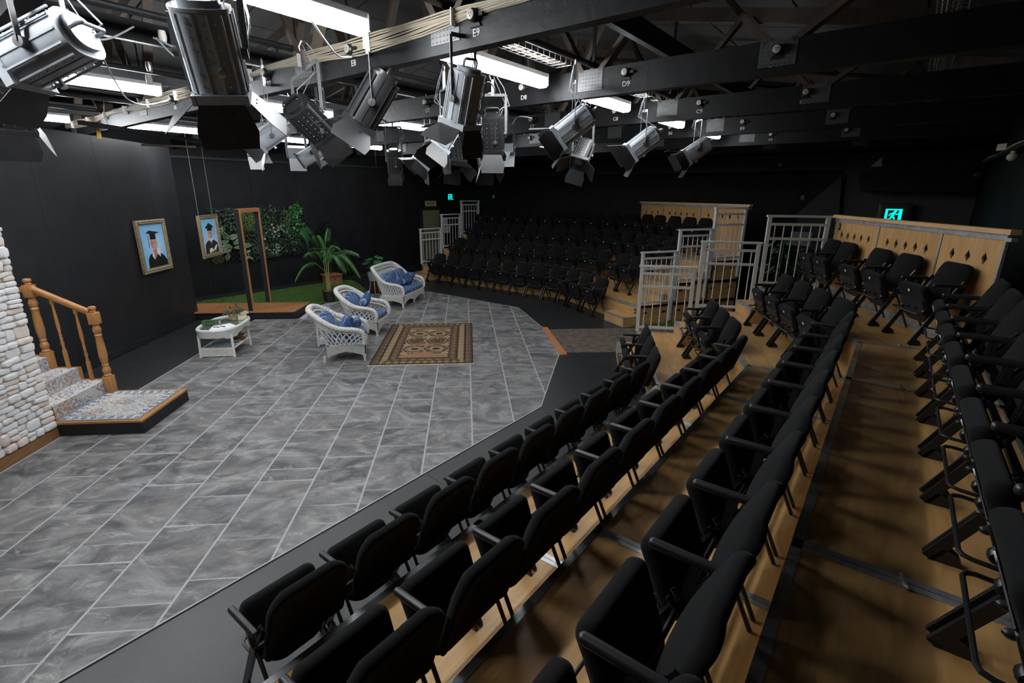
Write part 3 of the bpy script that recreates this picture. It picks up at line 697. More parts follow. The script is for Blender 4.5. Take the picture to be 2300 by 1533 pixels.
# ================================================================= theatre chairs
def chair_meshes():
    D = {}
    # folded seat cushion: leans forward at the top
    b0, b1 = Vector((0, -.125, .20)), Vector((0, .014, .545)); up = (b1-b0).normalized(); fw = Vector((0, up.z, -up.y))
    T = frame((b0+b1)/2, (1, 0, 0), up, Vector((1, 0, 0)).cross(up))
    def bs(p): return Vector((p.x*(1-.10*max(0, -p.y)/.2), p.y, p.z*(1+.35*max(0, p.y)/.2) - .018*(p.x/.2)**2))
    m = MB(); m.slab(rrect(.40, (b1-b0).length, .12, 6, .045), .058, .026, 4, T=T, bend=bs); D['seat'] = m.mesh('seat', M['fabric'], 60)
    m = MB(); m.slab(rrect(.36, .235, .10, 5, .012), .014, .006, 2, T=T @ Matrix.Translation((0, -.055, -.050))); D['seat_shell'] = m.mesh('seat_shell', M['blackplastic'], 40)
    m = MB()
    for x in (-.055, .055):
        c = T @ Vector((x, -.03, -.062)); m.ball(c, (.014, .02, .014), 8, 5)
    m.tube([T @ Vector((-.17, .066, -.0535)), T @ Vector((.17, .066, -.0535))], .003, 5)
    for x in (-.165, .165): m.lathe([(0, -.02), (.02, -.02), (.024, -.01), (.024, .012), (.016, .022), (0, .022)], 10, T @ Vector((x, -.05, -.052)), Matrix.Rotation(PI/2, 3, 'Y'))
    D['seat_fittings'] = m.mesh('seat_fittings', M['blackmetal'], 40)
    m = MB(); m.lathe([(0, 0), (.0145, 0), (.0145, .004), (0, .004)], 14, T @ Vector((0, .138, -.0535)), (T.to_3x3() @ Matrix.Rotation(PI, 3, 'X'))); D['number_plate'] = m.mesh('number_plate', M['white'], 40)
    D['Tnum'] = T @ Matrix.Translation((0, .138, -.0583)) @ Matrix.Rotation(PI, 4, 'Y')
    # backrest: rounded upper corners, wraps slightly round the sitter
    b0, b1 = Vector((0, -.165, .35)), Vector((0, -.295, .752)); up = (b1-b0).normalized()
    T = frame((b0+b1)/2, (1, 0, 0), up, Vector((1, 0, 0)).cross(up))
    def bb(p): return Vector((p.x*(1-.04*max(0, p.y)/.2), p.y, p.z*(1.0+.15*math.cos(p.x/.21*PI/2)) + .045*(p.x/.21)**2 - .012*math.cos(p.y/.19*PI/2)))
    m = MB(); m.slab(rrect(.43, (b1-b0).length, .05, 5, .085), .05, .023, 4, T=T, bend=bb); D['backrest'] = m.mesh('backrest', M['fabric'], 60)
    for s, nm in ((-1, 'L'), (1, 'R')):
        x = s*.218
        m = MB(); m.bar((x, .068, .004), (x, -.135, .40), .017, .040, up=(0, 1, 0)); D['front_leg'+nm] = m.mesh('front_leg', M['blackmetal'], 0)
        m = MB(); foot = [(.068, 0), (-.03, 0), (-.03, .012), (-.018, .036), (.005, .052), (.03, .06)]
        m.prism(foot, -.0085, .0085, T=Matrix(((0, 0, 1, x), (1, 0, 0, 0), (0, 1, 0, 0), (0, 0, 0, 1)))); D['foot'+nm] = m.mesh('foot', M['blackplastic'], 0)
        m = MB(); m.tube([(x*.96, -.09, .41), (x*.96, -.115, .385), (x*.96, -.16, .30), (x*.97, -.30, .004)], .0105, 8); D['rear_leg'+nm] = m.mesh('rear_leg', M['blackmetal'], 40)
        m = MB(); m.bar((x, -.13, .39), (x*1.01, -.26, .60), .012, .03, up=(0, 1, 0)); m.bar((x, -.145, .41), (x*1.04, -.165, .553), .013, .03, up=(0, 1, 0)); D['back_frame'+nm] = m.mesh('back_frame', M['blackmetal'], 0)
        xa = s*.243
        m = MB(); m.slab(rrect(.034, .262, .0168, 6), .036, .015, 4, T=Matrix(((1, 0, 0, xa), (0, 1, 0, -.126), (0, 0, 1, .567), (0, 0, 0, 1)))); D['armrest'+nm] = m.mesh('armrest', M['blackplastic'], 60)
        m = MB(); m.bar((x*1.05, -.14, .415), (xa, -.155, .556), .013, .026, up=(0, 1, 0)); D['arm_post'+nm] = m.mesh('arm_post', M['blackmetal'], 0)
    pts = [(-.205, -.07, .285), (-.205, .03, .292), (-.195, .052, .293), (-.175, .06, .293), (.175, .06, .293), (.195, .052, .293), (.205, .03, .292), (.205, -.07, .285)]
    m = MB(); m.tube(pts, .0075, 8); D['link_bar'] = m.mesh('link_bar', M['blackmetal'], 40)
    m = MB(); m.tube([(-.21, -.125, .375), (.21, -.125, .375)], .012, 8); m.tube([(-.205, -.145, .32), (.205, -.145, .32)], .009, 8); D['cross_bar'] = m.mesh('cross_bar', M['blackmetal'], 40)
    return D
CH = chair_meshes()
NUMV = {}
def chair(p, z, facing, label, group, left_arm=False, number=None, scale=1.0):
    rz = math.atan2(facing.y, facing.x)-PI/2
    r = thing('theatre_chair', label, 'chair', loc=(p.x, p.y, z), rz=rz, group=group); r.scale = (scale,)*3
    seat = link('seat', CH['seat'], r); sh = link('seat_shell', CH['seat_shell'], seat); link('seat_fittings', CH['seat_fittings'], seat); link('number_plate', CH['number_plate'], seat)
    link('backrest', CH['backrest'], r); link('link_bar', CH['link_bar'], r); link('cross_bar', CH['cross_bar'], r)
    if number is not None:
        if number not in NUMV:
            t = text_obj('number_text', str(number), .022, seat, CH['Tnum'], M['blackplastic']); NUMV[number] = t.data
        else: link('number_text', NUMV[number], seat, M=CH['Tnum'])
    for s in 'LR':
        l = link('front_leg', CH['front_leg'+s], r); link('foot', CH['foot'+s], l); link('rear_leg', CH['rear_leg'+s], r); link('back_frame', CH['back_frame'+s], r)
    for s in ('R', 'L') if left_arm else ('R',):
        a = link('armrest', CH['armrest'+s], r); link('arm_post', CH['arm_post'+s], a)
    return r
ORD = ['first', 'second', 'third', 'fourth', 'fifth', 'sixth', 'seventh', 'eighth', 'ninth', 'tenth', 'eleventh', 'twelfth', 'thirteenth', 'fourteenth', 'fifteenth', 'sixteenth']
ROWN = {0: 'floor-level row A', 1: 'lowest tier row B', 2: 'middle tier row C', 3: 'top tier row D'}
# right-arm positions along each wing, measured from the row's own corner
NROW = {0: ([-3.918, -3.431, -2.944, -2.457, -1.97, -1.49, -1.0, -.509, -.02], [.19, .697, 1.198], .552),
        1: ([-5.71, -5.22, -4.735, -4.255, -3.78, -3.305, -2.82, -2.345, -1.845, -1.37, -.865, -.375, .125], [.567, 1.07, 1.602], .545),
        2: ([-5.94, -5.45, -4.96, -4.47, -3.985, -3.52, -3.03, -2.54, -2.035, -1.56, -1.065, -.58, -.093], [.24, .775, 1.262, 1.785], .517),
        3: ([-4.78, -4.30, -3.81, -3.325, -2.865, -2.35, -1.83, -1.31, -.835, -.32], [.442, 1.149, 1.695, 2.476, 2.926], .498)}
for k, (s1, s2, b) in NROW.items():
    Vk = NB.V(k); z = NB.rise*k; n = 0
    for i, a in enumerate(sorted(s2, reverse=True)):
        p = Vk+NB.u2*(a-.243)+NB.n2*b
        chair(p, z, -NB.n2, f'black theatre chair, near bank row {LET[k]} short wing, {ORD[i]} from the aisle rail', 'near bank theatre chairs', left_arm=(k == 3 and i == len(s2)-1), number=i+1)
    for i, a in enumerate(sorted(s1, reverse=True)):
        p = Vk+NB.u1*(a-.243)+NB.n1*b
        chair(p, z, -NB.n1, f'black theatre chair, near bank row {LET[k]} long wing, {ORD[i]} from the corner', 'near bank theatre chairs', left_arm=(i == len(s1)-1), number=len(s2)+i+1)
# far bank: centres of the chairs along each wing, measured from the corner of the lowest tier
FROW = {0: ([-4.32, -3.80, -3.28, -2.76, -2.25, -1.73, -1.21, -.69, -.17], [.42, 1.0, 1.6]),
        1: ([-4.36, -3.86, -3.35, -2.83, -2.31, -1.81, -1.31, -.80, -.29, .23], [.31, 1.10, 1.62]),
        2: ([-4.46, -3.94, -3.40, -2.89, -2.37, -1.85, -1.33, -.81, -.29, .24], [-.03, .54, 1.11, 1.68]),
        3: ([-4.83, -4.31, -3.79, -3.27, -2.75, -2.23, -1.71, -1.19, -.67, -.15, .37], [-.45, .07, .66, 1.20, 1.72])}
for k, (s1, s2) in FROW.items():
    z = FB.rise*k; V0 = FB.V0; b1 = -.345+.9*k-.012; Vk = FB.V(k); kk = max(k, 1); d2 = (FB.E(kk)-FB.V(kk)).normalized(); n2 = Vector((-d2.y, d2.x, 0))
    for i, a in enumerate(sorted(s1)):
        p = V0+FB.u1*a+FB.n1*b1
        chair(p, z, -FB.n1, f'black theatre chair, far bank row {LET[k]} long wing, {ORD[i]} from the fire exit', 'far bank theatre chairs', left_arm=(i == len(s1)-1), scale=1.06)
    for i, a in enumerate(sorted(s2, reverse=True)):
        p = Vk+d2*(a+.22*(k-1))+n2*.555
        chair(p, z, -n2, f'black theatre chair, far bank row {LET[k]} short wing, {ORD[i]} from the aisle rail', 'far bank theatre chairs', left_arm=(i == 0), scale=1.06)
# ================================================================= stage set
M['wicker'] = None
def wickermat(name, base, tint, amt):
    m, nt, b = newmat(name); L = nt.links
    tc = N(nt, 'ShaderNodeTexCoord'); n = N(nt, 'ShaderNodeTexNoise', Scale=14.0, Detail=3.0); L.new(tc.outputs['Object'], n.inputs['Vector'])
    r = N(nt, 'ShaderNodeValToRGB'); L.new(n.outputs['Fac'], r.inputs[0]); e = r.color_ramp.elements
    e[0].position = .36; e[0].color = (*tint[0], 1); e[1].position = .64; e[1].color = (*tint[1], 1)
    k = e.new(.44); k.color = (*base, 1); k = e.new(.56); k.color = (*base, 1)
    mx = N(nt, 'ShaderNodeMix', data_type='RGBA'); mx.inputs[0].default_value = amt; mx.inputs[6].default_value = (*base, 1); L.new(r.outputs[0], mx.inputs[7]); L.new(mx.outputs[2], b.inputs['Base Color'])
    b.inputs['Roughness'].default_value = .55
    w1 = N(nt, 'ShaderNodeTexVoronoi', Scale=85.0); mp = N(nt, 'ShaderNodeMapping'); mp.inputs['Scale'].default_value = (1, 1, .55); L.new(tc.outputs['Object'], mp.inputs[0]); L.new(mp.outputs[0], w1.inputs['Vector'])
    bp = N(nt, 'ShaderNodeBump', Strength=.7, Distance=.006, invert=True); L.new(w1.outputs['Distance'], bp.inputs['Height']); L.new(bp.outputs[0], b.inputs['Normal'])
    return m
M['wicker'] = wickermat('white_wicker', (.62, .61, .58), ((.54, .54, .52), (.7, .66, .58)), .4)
M['wicker_skirt'] = wickermat('white_wicker_skirt', (.56, .55, .52), ((.36, .44, .54), (.52, .43, .31)), .55)
M['cane'] = mat('white_cane', (.62, .61, .58), .45, noise=.06, nscale=20)
def clothmat():
    m, nt, b = newmat('blue_leaf_cloth'); L = nt.links
    tc = N(nt, 'ShaderNodeTexCoord')
    n = N(nt, 'ShaderNodeTexNoise', Scale=7.0, Detail=4.0, Distortion=1.6); L.new(tc.outputs['Object'], n.inputs['Vector'])
    r = N(nt, 'ShaderNodeValToRGB'); L.new(n.outputs['Fac'], r.inputs[0]); e = r.color_ramp.elements
    e[0].position = .30; e[0].color = (.022, .045, .12, 1); e[1].position = .72; e[1].color = (.30, .38, .50, 1)
    k = e.new(.45); k.color = (.045, .085, .21, 1); k = e.new(.58); k.color = (.085, .15, .30, 1)
    n2 = N(nt, 'ShaderNodeTexWave', Scale=3.0, Distortion=9.0, Detail=2.0); L.new(tc.outputs['Object'], n2.inputs['Vector'])
    r2 = N(nt, 'ShaderNodeValToRGB'); L.new(n2.outputs['Fac'], r2.inputs[0]); r2.color_ramp.elements[0].position = .86; r2.color_ramp.elements[1].position = .97
    mx = N(nt, 'ShaderNodeMix', data_type='RGBA'); L.new(r2.outputs[0], mx.inputs[0]); L.new(r.outputs[0], mx.inputs[6]); mx.inputs[7].default_value = (.26, .34, .46, 1)
    L.new(mx.outputs[2], b.inputs['Base Color']); b.inputs['Roughness'].default_value = .85; b.inputs['Specular IOR Level'].default_value = .2
    return m
M['blue'] = clothmat()
def lerp(a, b, t): return a+(b-a)*t
def resample(pts, n):
    pts = [Vector(p) for p in pts]; P = []
    # Catmull-Rom
    segs = len(pts)-1
    for i in range(n):
        s = segs*i/(n-1); k = min(int(s), segs-1); t = s-k
        p0 = pts[max(k-1, 0)]; p1 = pts[k]; p2 = pts[k+1]; p3 = pts[min(k+2, segs)]
        P.append(.5*((2*p1)+(p2-p0)*t+(2*p0-5*p1+4*p2-p3)*t*t+(3*p1-p0-3*p2+p3)*t**3))
    return P
def pillow(w_, h_, t_, T, mb, pinch=.0, n=10):
    """stuffed square cushion with pointed corners"""
    vs = []; idx = {}
    for side in (1, -1):
        for i in range(n+1):
            for j in range(n+1):
                u = -1+2*i/n; v = -1+2*j/n
                th = (max(0, (1-u**4)*(1-v**4)))**.45
                k = 1-pinch*(1-abs(u*v))*(max(abs(u), abs(v))**3)*.5
                edge = i in (0, n) or j in (0, n)
                if edge and side == -1: continue
                idx[(side, i, j)] = len(vs); vs.append(T @ Vector((u*w_/2*k, v*h_/2*k, side*th*t_/2)))
    fs = []
    g = lambda s, i, j: idx[(1, i, j)] if (i in (0, n) or j in (0, n)) else idx[(s, i, j)]
    for i in range(n):
        for j in range(n):
            fs.append((g(1, i, j), g(1, i+1, j), g(1, i+1, j+1), g(1, i, j+1))); fs.append((g(-1, i, j+1), g(-1, i+1, j+1), g(-1, i+1, j), g(-1, i, j)))
    mb.add(vs, fs); return mb
def skirt_panel(a, b, ztop, arches, flare, mb, zleg=.05):
    """woven skirt between two plan points with arched cut-outs along its foot"""
    a = Vector((a[0], a[1], 0)); b = Vector((b[0], b[1], 0)); L_ = (b-a).length; t = (b-a)/L_; n = Vector((t.y, -t.x, 0)); NS = 28*arches; vs = []; fs = []
    for i in range(NS+1):
        f = i/NS; ph = (f*arches) % 1.0 if f < 1 else 1.0
        d = min(ph, 1-ph)*2                                         # 0 at a leg, 1 mid arch
        zb = zleg+.02+.085*min(1, max(0, (d-.12)/.88))**.55
        for z in (ztop, (ztop*.6+zb*.4), zb):
            k = (ztop-z)/max(ztop, .01); p = a+t*(L_*f)+n*(flare*k)
            vs.append(p+Vector((0, 0, z))); vs.append(p-n*.016+Vector((0, 0, z)))
    for i in range(NS):
        o = i*6
        for r_ in (0, 2):
            fs.append((o+r_, o+r_+2, o+6+r_+2, o+6+r_)); fs.append((o+r_+1, o+6+r_+1, o+6+r_+3, o+r_+3))
        fs.append((o+4, o+5, o+11, o+10)); fs.append((o, o+6, o+7, o+1))
    mb.add(vs, fs)
    for i in range(0, NS+1):                                         # vertical canes of the weave
        o = len(mb.v)-(NS+1)*6+i*6 if False else None
    return mb
def wicker_seat(name, label, cat, loc, rz, half, crest, arches, group=None):
    r = thing(name, label, cat, loc=loc, rz=rz, group=group)
    ex = half-.30                                                     # extra half width of a sofa
    def X(x): return x+math.copysign(ex, x) if abs(x) > .05 else x
    hz = crest-.79
    rim = [(-.305, .295, .27), (-.315, .305, .37), (-.32, .27, .465), (-.335, .17, .51), (-.35, .0, .53), (-.352, -.14, .575), (-.335, -.28, .66+hz*.5), (-.265, -.41, .745+hz*.9), (-.145, -.485, .785+hz), (0, -.505, .79+hz)]
    low = [(-.295, .285, .27), (-.298, .25, .27), (-.298, .18, .27), (-.298, .09, .27), (-.298, 0, .27), (-.295, -.09, .27), (-.285, -.17, .27), (-.22, -.25, .27), (-.12, -.275, .27), (0, -.28, .27)]
    def full(h): return [(X(x), y, z) for x, y, z in h]+[(-X(x), y, z) for x, y, z in reversed(h[:-1])]
    n = 96; R = resample(full(rim), n); Lo = resample(full(low), n)
    NN = 400; RR = resample(full(rim), NN); rad = []
    for i in range(NN):
        f = abs(i/(NN-1)-.5)*2                                        # 0 at the crest, 1 at the arm fronts
        rad.append((.045-.012*f)*(1+.06*math.sin(i*.85)))
    m = MB(); m.tube(RR, rad, 12, flat=1.0); obj('rolled_rim', m, M['wicker'], r, 60)
    m = MB(); m.tube(resample(full([(x*.9, y+.05 if y < -.2 else y-.02, z-.06) for x, y, z in rim[2:]]), 60), .018, 8); obj('inner_band', m, M['wicker'], r, 60)
    # woven band under the crest of the back
    m = MB(); i0, i1 = int(n*.30), int(n*.70); vs = []; fs = []
    for i in range(i0, i1+1):
        for v in (1.0, .80, .60):
            p = lerp(Lo[i], R[i], v); vs.append(p)
    for i in range(i1-i0):
        for k in (0, 1): fs.append((i*3+k, i*3+k+1, i*3+4+k, i*3+3+k))
    vs2 = [p+Vector((0, -.018, 0)) for p in vs]; o = len(vs); m.add(vs+vs2, fs+[tuple(o+q for q in reversed(f)) for f in fs]); obj('back_band', m, M['wicker'], r, 60)
    # lattice
    sl = MB()
    def S(s, v): s = min(max(s, 0), n-1.001); k = int(s); t = s-k; return lerp(lerp(Lo[k], Lo[k+1], t), lerp(R[k], R[k+1], t), v)
    step = 3.6 if ex < .1 else 2.7; span = 9.0 if ex < .1 else 7
    s = -span
    while s < n+span:
        for dr in (1, -1):
            pts = []
            for q in range(6):
                v = q/5; ss = s+dr*span*v*.8
                if 2 <= ss <= n-3: pts.append(S(ss, .02+v*.93))
            if len(pts) > 1:
                for p, q in zip(pts[:-1], pts[1:]): sl.bar(p, q, .007, .019, up=((p+q)/2-Vector((0, 0, (p+q).z/2))).normalized().cross(Vector((0, 0, 1))).cross(q-p) if False else (0, 0, 1))
        s += step
    o = obj('lattice', sl, M['cane'], r, 0); o['kind'] = 'stuff'
    m = MB(); W_ = half; ring = [(-W_, .29), (-W_, -.2), (-W_+.09, -.27), (W_-.09, -.27), (W_, -.2), (W_, .29)]
    m.tube([(x, y, .262) for x, y in ring], .017, 8, closed=True); m.prism(ring, .25, .262); obj('seat_rail', m, M['cane'], r, 40)
    m = MB()
    skirt_panel((-W_, .295), (W_, .295), .25, arches, .0, m); skirt_panel((W_, .29), (W_, -.27), .25, 1, .035, m); skirt_panel((-W_, -.27), (-W_, .29), .25, 1, .035, m); skirt_panel((W_, -.27), (-W_, -.27), .25, arches, .03, m)
    obj('skirt', m, M['wicker_skirt'], r, 50)
    fx = [-W_, W_] if arches == 1 else [-W_, 0, W_]
    for x in fx:
        for y in (.285, -.27):
            m = MB(); k = .03 if y < 0 else 0; m.tube([(x*1.03, y-k*1.0, .10), (x*1.04, y-k*1.2, .0)], [.024, .018], 10); obj('leg', m, M['cane'], r)
    # cushions belonging to the seat
    m = MB(); m.slab(rrect(2*W_-.06, .54, .05, 4), .10, .03, 3, T=Matrix.Translation((0, .03, .325))); obj('seat_cushion', m, M['blue'], r, 60)
    return r
aw = wicker_seat('wicker_armchair', 'white wicker armchair with blue cushions, closest to the coffee table', 'armchair', (-1.915, 7.715, 0), math.radians(7)-PI/2, .285, .79, 1, 'wicker armchairs')
m = MB(); T = frame((0, -.20, .52), (1, 0, 0), (0, -.5, .86), (0, .86, .5)); m.slab([(.27*math.cos(a), .25*math.sin(a)) for a in [2*PI*i/24 for i in range(24)]], .11, .05, 4, T=T); obj('back_cushion', m, M['blue'], aw, 60)
ac = wicker_seat('wicker_armchair', 'white wicker armchair with blue cushions, beside the patterned rug between armchair and sofa', 'armchair', (-1.86, 9.17, 0), math.radians(-11)-PI/2, .285, .80, 1, 'wicker armchairs')
obj('back_cushion', m, M['blue'], ac, 60)
so = wicker_seat('wicker_sofa', 'white wicker two-seat sofa with blue cushions at the back of the stage', 'sofa', (-1.53, 11.78, 0), math.radians(-17.3)-PI/2, .60, .86, 2)
for x in (-.27, .29):
    m = MB(); T = frame((x, -.17, .535), (1, 0, 0), (0, -.42, .9), (0, .9, .42)); pillow(.56, .44, .17, T, m); obj('back_cushion', m, M['blue'], so, 60)
def loose_pillow(parent_M, loc, ang, tilt, size, label, spin=.0):
    T = parent_M @ Matrix.Translation(loc) @ Matrix.Rotation(ang, 4, 'Z') @ Matrix.Rotation(tilt, 4, 'X') @ Matrix.Rotation(spin, 4, 'Z')
    m = MB(); pillow(size, size, .14, Matrix.Identity(4), m, .12, 12); o = obj('scatter_cushion', m, M['blue'], None, 60, M=T); tag(o, label, 'cushion', 'blue scatter cushions')
def seatM(o): return Matrix.Translation(o.location) @ Matrix.Rotation(o.rotation_euler.z, 4, 'Z')
loose_pillow(seatM(aw), (.10, .03, .54), .25, 1.15, .32, 'square blue scatter cushion standing in the armchair closest to the coffee table', .08)
loose_pillow(seatM(aw), (.04, .15, .50), .1, .95, .27, 'smaller blue cushion in front of the square one in the armchair by the coffee table', .05)
loose_pillow(seatM(ac), (.02, -.01, .575), .15, 1.1, .34, 'square blue cushion standing on one corner in the armchair beside the rug', .72)
loose_pillow(seatM(so), (-.22, .08, .54), -.3, 1.1, .33, 'square blue scatter cushion at the aisle end of the sofa', .15)

# ---------------------------------------------------------------- rug: flat print on a fine grid
def printed(name, w_, h_, nx, ny, fn, material, parent=None, th=.0, M_=None, zf=None):
    mb = MB(); vs = []
    for j in range(ny+1):
        for i in range(nx+1): u, v = i/nx, j/ny; vs.append((-w_/2+w_*u, -h_/2+h_*v, zf(u, v) if zf else 0))
    fs = [(j*(nx+1)+i, j*(nx+1)+i+1, (j+1)*(nx+1)+i+1, (j+1)*(nx+1)+i) for j in range(ny) for i in range(nx)]
    mb.add(vs, fs); mb.c = [fn((i+.5)/nx, (j+.5)/ny) for j in range(ny) for i in range(nx)]
    if th: mb.box((0, 0, -th/2-.0006), (w_, h_, th), col=fn(.01, .5))
    o = obj(name, mb, material, parent, 30 if zf else 0)
    if M_ is not None: o.matrix_local = M_
    return o
NAVY = (.012, .015, .024); RUST = (.115, .056, .032); TAN = (.215, .138, .072); CREAM = (.33, .25, .15); PINK = (.30, .165, .10); BRN = (.052, .033, .023); GREY = (.105, .094, .088); GOLD = (.20, .135, .062)
def rug_col(u, v):
    W_, H_ = 1.57, 2.46; x, y = u*W_, v*H_; dx, dy = min(x, W_-x), min(y, H_-y); h = lambda a, b: (math.sin(a*127.1+b*311.7)*43758.5) % 1
    if dx < .012: return NAVY
    ex, ey = dx/.40, dy/.30; e = min(ex, ey); s = y if ex < ey else x
    if e < 1:
        if ex < ey: b = [(.10, RUST), (.22, GREY), (.30, TAN), (.36, BRN), (.60, CREAM), (.66, BRN), (.74, RUST), (.82, TAN), (.92, GREY), (1, RUST)]
        else: b = [(.10, BRN), (.5, GOLD), (.56, BRN), (.86, TAN), (1, NAVY)]
        for lim, c in b:
            if e < lim: break
        k = (s*22) % 1; q = (s*44) % 1
        if c is CREAM: return BRN if (q < .35 and (int(e*45) % 2)) else c
        if c is GREY: return TAN if abs(k-.5)+abs((e*20) % 1-.5) < .35 else (BRN if abs(k-.5) > .42 else c)
        if c is GOLD: return BRN if abs(((s*9) % 1)-.5)+abs(e-.3)*2.2 > .62 else (CREAM if abs(((s*9) % 1)-.5)+abs(e-.3)*2.2 < .22 else c)
        return BRN if q < .22 else c
    fx, fy = (x-.40)/(W_-.80), (y-.30)/(H_-.60)                         # field
    cy = fy*4; best = NAVY
    for cc in (0.0, 1.0, 2.0, 3.0, 4.0):
        for cx in (.27, .73):
            ax, ay = abs(fx-cx)/.26, abs(cy-cc)/.52
            d = max(ay*1.15, ax*.8+ay*.5)
            edge = int(cc) in (0, 4)
            if d < 1:
                if edge: best = PINK if cc == 0 else TAN
                elif d > .86: best = CREAM
                elif d > .74: best = BRN
                elif d > .60: best = TAN
                elif d > .52: best = NAVY
                else: best = (RUST if cc == 2 else CREAM) if d > .30 else (BRN if (abs(ax-ay) < .12 or d < .1) else (TAN if cc == 2 else RUST))
    for cc in (.5, 1.5, 2.5, 3.5):
        if abs(fx-.5)/.15+abs(cy-cc)/.24 < 1 or (abs(fx-.5) < .13 and abs(cy-cc) < .10): best = PINK if cc < 2 else CREAM
        for cx in (.06, .94):
            if (abs(fx-cx)/.09)**2+(abs(cy-cc)/.16)**2 < 1: best = CREAM
    if best is NAVY and h(int(fx*26), int(fy*52)) > .62: best = TAN if h(int(fx*26)+3, int(fy*52)) > .4 else CREAM
    return best
M['rug'] = colmat('rug_pile', .95, .6, 350, .1)
rg = printed('patterned_rug', 1.57, 2.46, 150, 230, rug_col, M['rug'], None, .007)
rg.location = (-.705, 8.43, .0105); rg.rotation_euler = (0, 0, math.radians(-.4)); tag(rg, 'brown and navy patterned rug with cream fringes in front of the wicker armchairs', 'rug')
m = MB()
for s in (-1, 1):
    for k in range(140):
        x = -.80+1.60*k/139; m.bar((x, s*1.23, -.004), (x+rnd.uniform(-.012, .012), s*(1.23+rnd.uniform(.035, .062)), -.006), .006, .003)
fr = obj('fringe', m, mat('cream_fringe', (.62, .56, .45), .9), rg, 0); fr['kind'] = 'stuff'

# ---------------------------------------------------------------- coffee table
tb = thing('wicker_coffee_table', 'white wicker coffee table with glass top near the black stage flat', 'coffee table', (-3.935, 8.16, 0), .03)
M['glass'] = mat('table_glass', (.5, .62, .6), .03); M['glass'].node_tree.nodes['Principled BSDF'].inputs['Transmission Weight'].default_value = .9; M['glass'].node_tree.nodes['Principled BSDF'].inputs['IOR'].default_value = 1.45
def race(a, b, n=40, p=2.8): return [(a*math.copysign(abs(math.cos(t))**(2/p), math.cos(t)), b*math.copysign(abs(math.sin(t))**(2/p), math.sin(t))) for t in [2*PI*i/n for i in range(n)]]
O = race(.31, .52, 64); I = race(.265, .475, 64)
m = MB(); m.tube([(x, y, .445) for x, y in race(.292, .50, 64)], [.026*(1+.07*math.sin(i*2.2)) for i in range(64)], 10, closed=True); obj('rim', m, M['wicker'], tb, 60)
m = MB(); vs = []; fs = []
for i, (x, y) in enumerate(O):
    a = math.atan2(y/.52, x/.31); c = abs(math.cos(2*a)); zb = .31 if abs(abs(y)-.36) < .10 else (.335+.06*min(1, max(0, (abs(.36-abs(y))-.08)/.3)) if abs(y) < .3 else .335)
    for z in (.44, (.44+zb)/2, zb):
        k = 1-.03*(.44-z)/.1; vs += [Vector((x*k, y*k, z)), Vector((x*k*.95, y*k*.97, z))]
for i in range(64):
    o = i*6; q = ((i+1) % 64)*6
    for r_ in (0, 2): fs += [(o+r_, o+r_+2, q+r_+2, q+r_), (o+r_+1, q+r_+1, q+r_+3, o+r_+3)]
    fs.append((o+4, o+5, q+5, q+4))
m.add(vs, fs); obj('apron', m, M['wicker_skirt'], tb, 60)
m = MB(); m.prism(I, .437, .443); obj('glass_top', m, M['glass'], tb, 20)
m = MB(); m.bar((-.26, 0, .42), (.26, 0, .42), .03, .02); m.bar((-.25, .2, .42), (.25, .2, .42), .03, .02); obj('cross_rail', m, M['cane'], tb, 0)
for x in (-.245, .245):
    for y in (-.375, .265): m = MB(); m.tube([(x*.98, y*.98, .36), (x, y, .2), (x*1.02, y*1.02, 0)], [.022, .019, .021], 10); obj('leg', m, M['cane'], tb)
m = MB(); m.tube([(-.24, -.375, .13), (.24, -.375, .13), (.24, .265, .13), (-.24, .265, .13)], .016, 8, closed=True); m.box((0, -.055, .125), (.46, .62, .008)); obj('shelf', m, M['cane'], tb, 30)
m = MB(); m.box((0, -.378, .07), (.46, .012, .09)); m.tube([(-.24, -.378, .018), (.24, -.378, .018)], .011, 8); obj('lower_panel', m, M['wicker_skirt'], tb, 0)
m = MB()
for y in (.265,): m.tube([(-.24, y, .02), (.24, y, .02)], .011, 8)
obj('stretcher', m, M['cane'], tb)
TT = Matrix.Translation(tb.location) @ Matrix.Rotation(.03, 4, 'Z')
def on_table(name, mb, mt, label, cat, x, y, z, rz, smooth=30, group=None):
    o = obj(name, mb, mt, None, smooth, M=TT @ Matrix.Translation((x, y, z)) @ Matrix.Rotation(rz, 4, 'Z')); return tag(o, label, cat, group)
def book(w_, d_, h_, cover, label, x, y, z, rz, spine=None, base=TT, group=None):
    r = thing('book', label, 'book', M=base @ Matrix.Translation((x, y, z)) @ Matrix.Rotation(rz, 4, 'Z'), group=group)
    m = MB(); m.box((0, 0, .003), (w_, d_, .006)); m.box((0, 0, h_-.003), (w_, d_, .006)); m.box((0, -d_/2+.003, h_/2), (w_, .006, h_)); c = obj('cover', m, cover, r, 0)
    m = MB(); m.box((0, .004, h_/2), (w_-.012, d_-.012, h_-.012)); obj('pages', m, M['paper'], r, 0)
    if spine:
        m = MB()
        for f in (-.36, -.3, .3, .36): m.box((w_*f, -d_/2-.0006, h_/2), (.006, .001, h_*.9))
        for f in (-.12, 0, .12): m.prism([(w_*f-.012, h_/2), (w_*f, h_/2-.014), (w_*f+.012, h_/2), (w_*f, h_/2+.014)], d_/2+.0003, d_/2+.0012, T=Matrix(((1, 0, 0, 0), (0, 0, -1, 0), (0, 1, 0, 0), (0, 0, 0, 1))))
        obj('spine_tooling', m, spine, c, 0)
M['paper'] = mat('book_paper', (.62, .55, .42), .8); M['green_cloth'] = mat('green_cloth', (.022, .075, .03), .6, noise=.2); M['gilt'] = mat('gilt', (.35, .25, .08), .4, .6); M['leather'] = mat('brown_leather', (.16, .06, .03), .5, noise=.3); M['sheet'] = mat('white_sheet', (.78, .79, .82), .7)
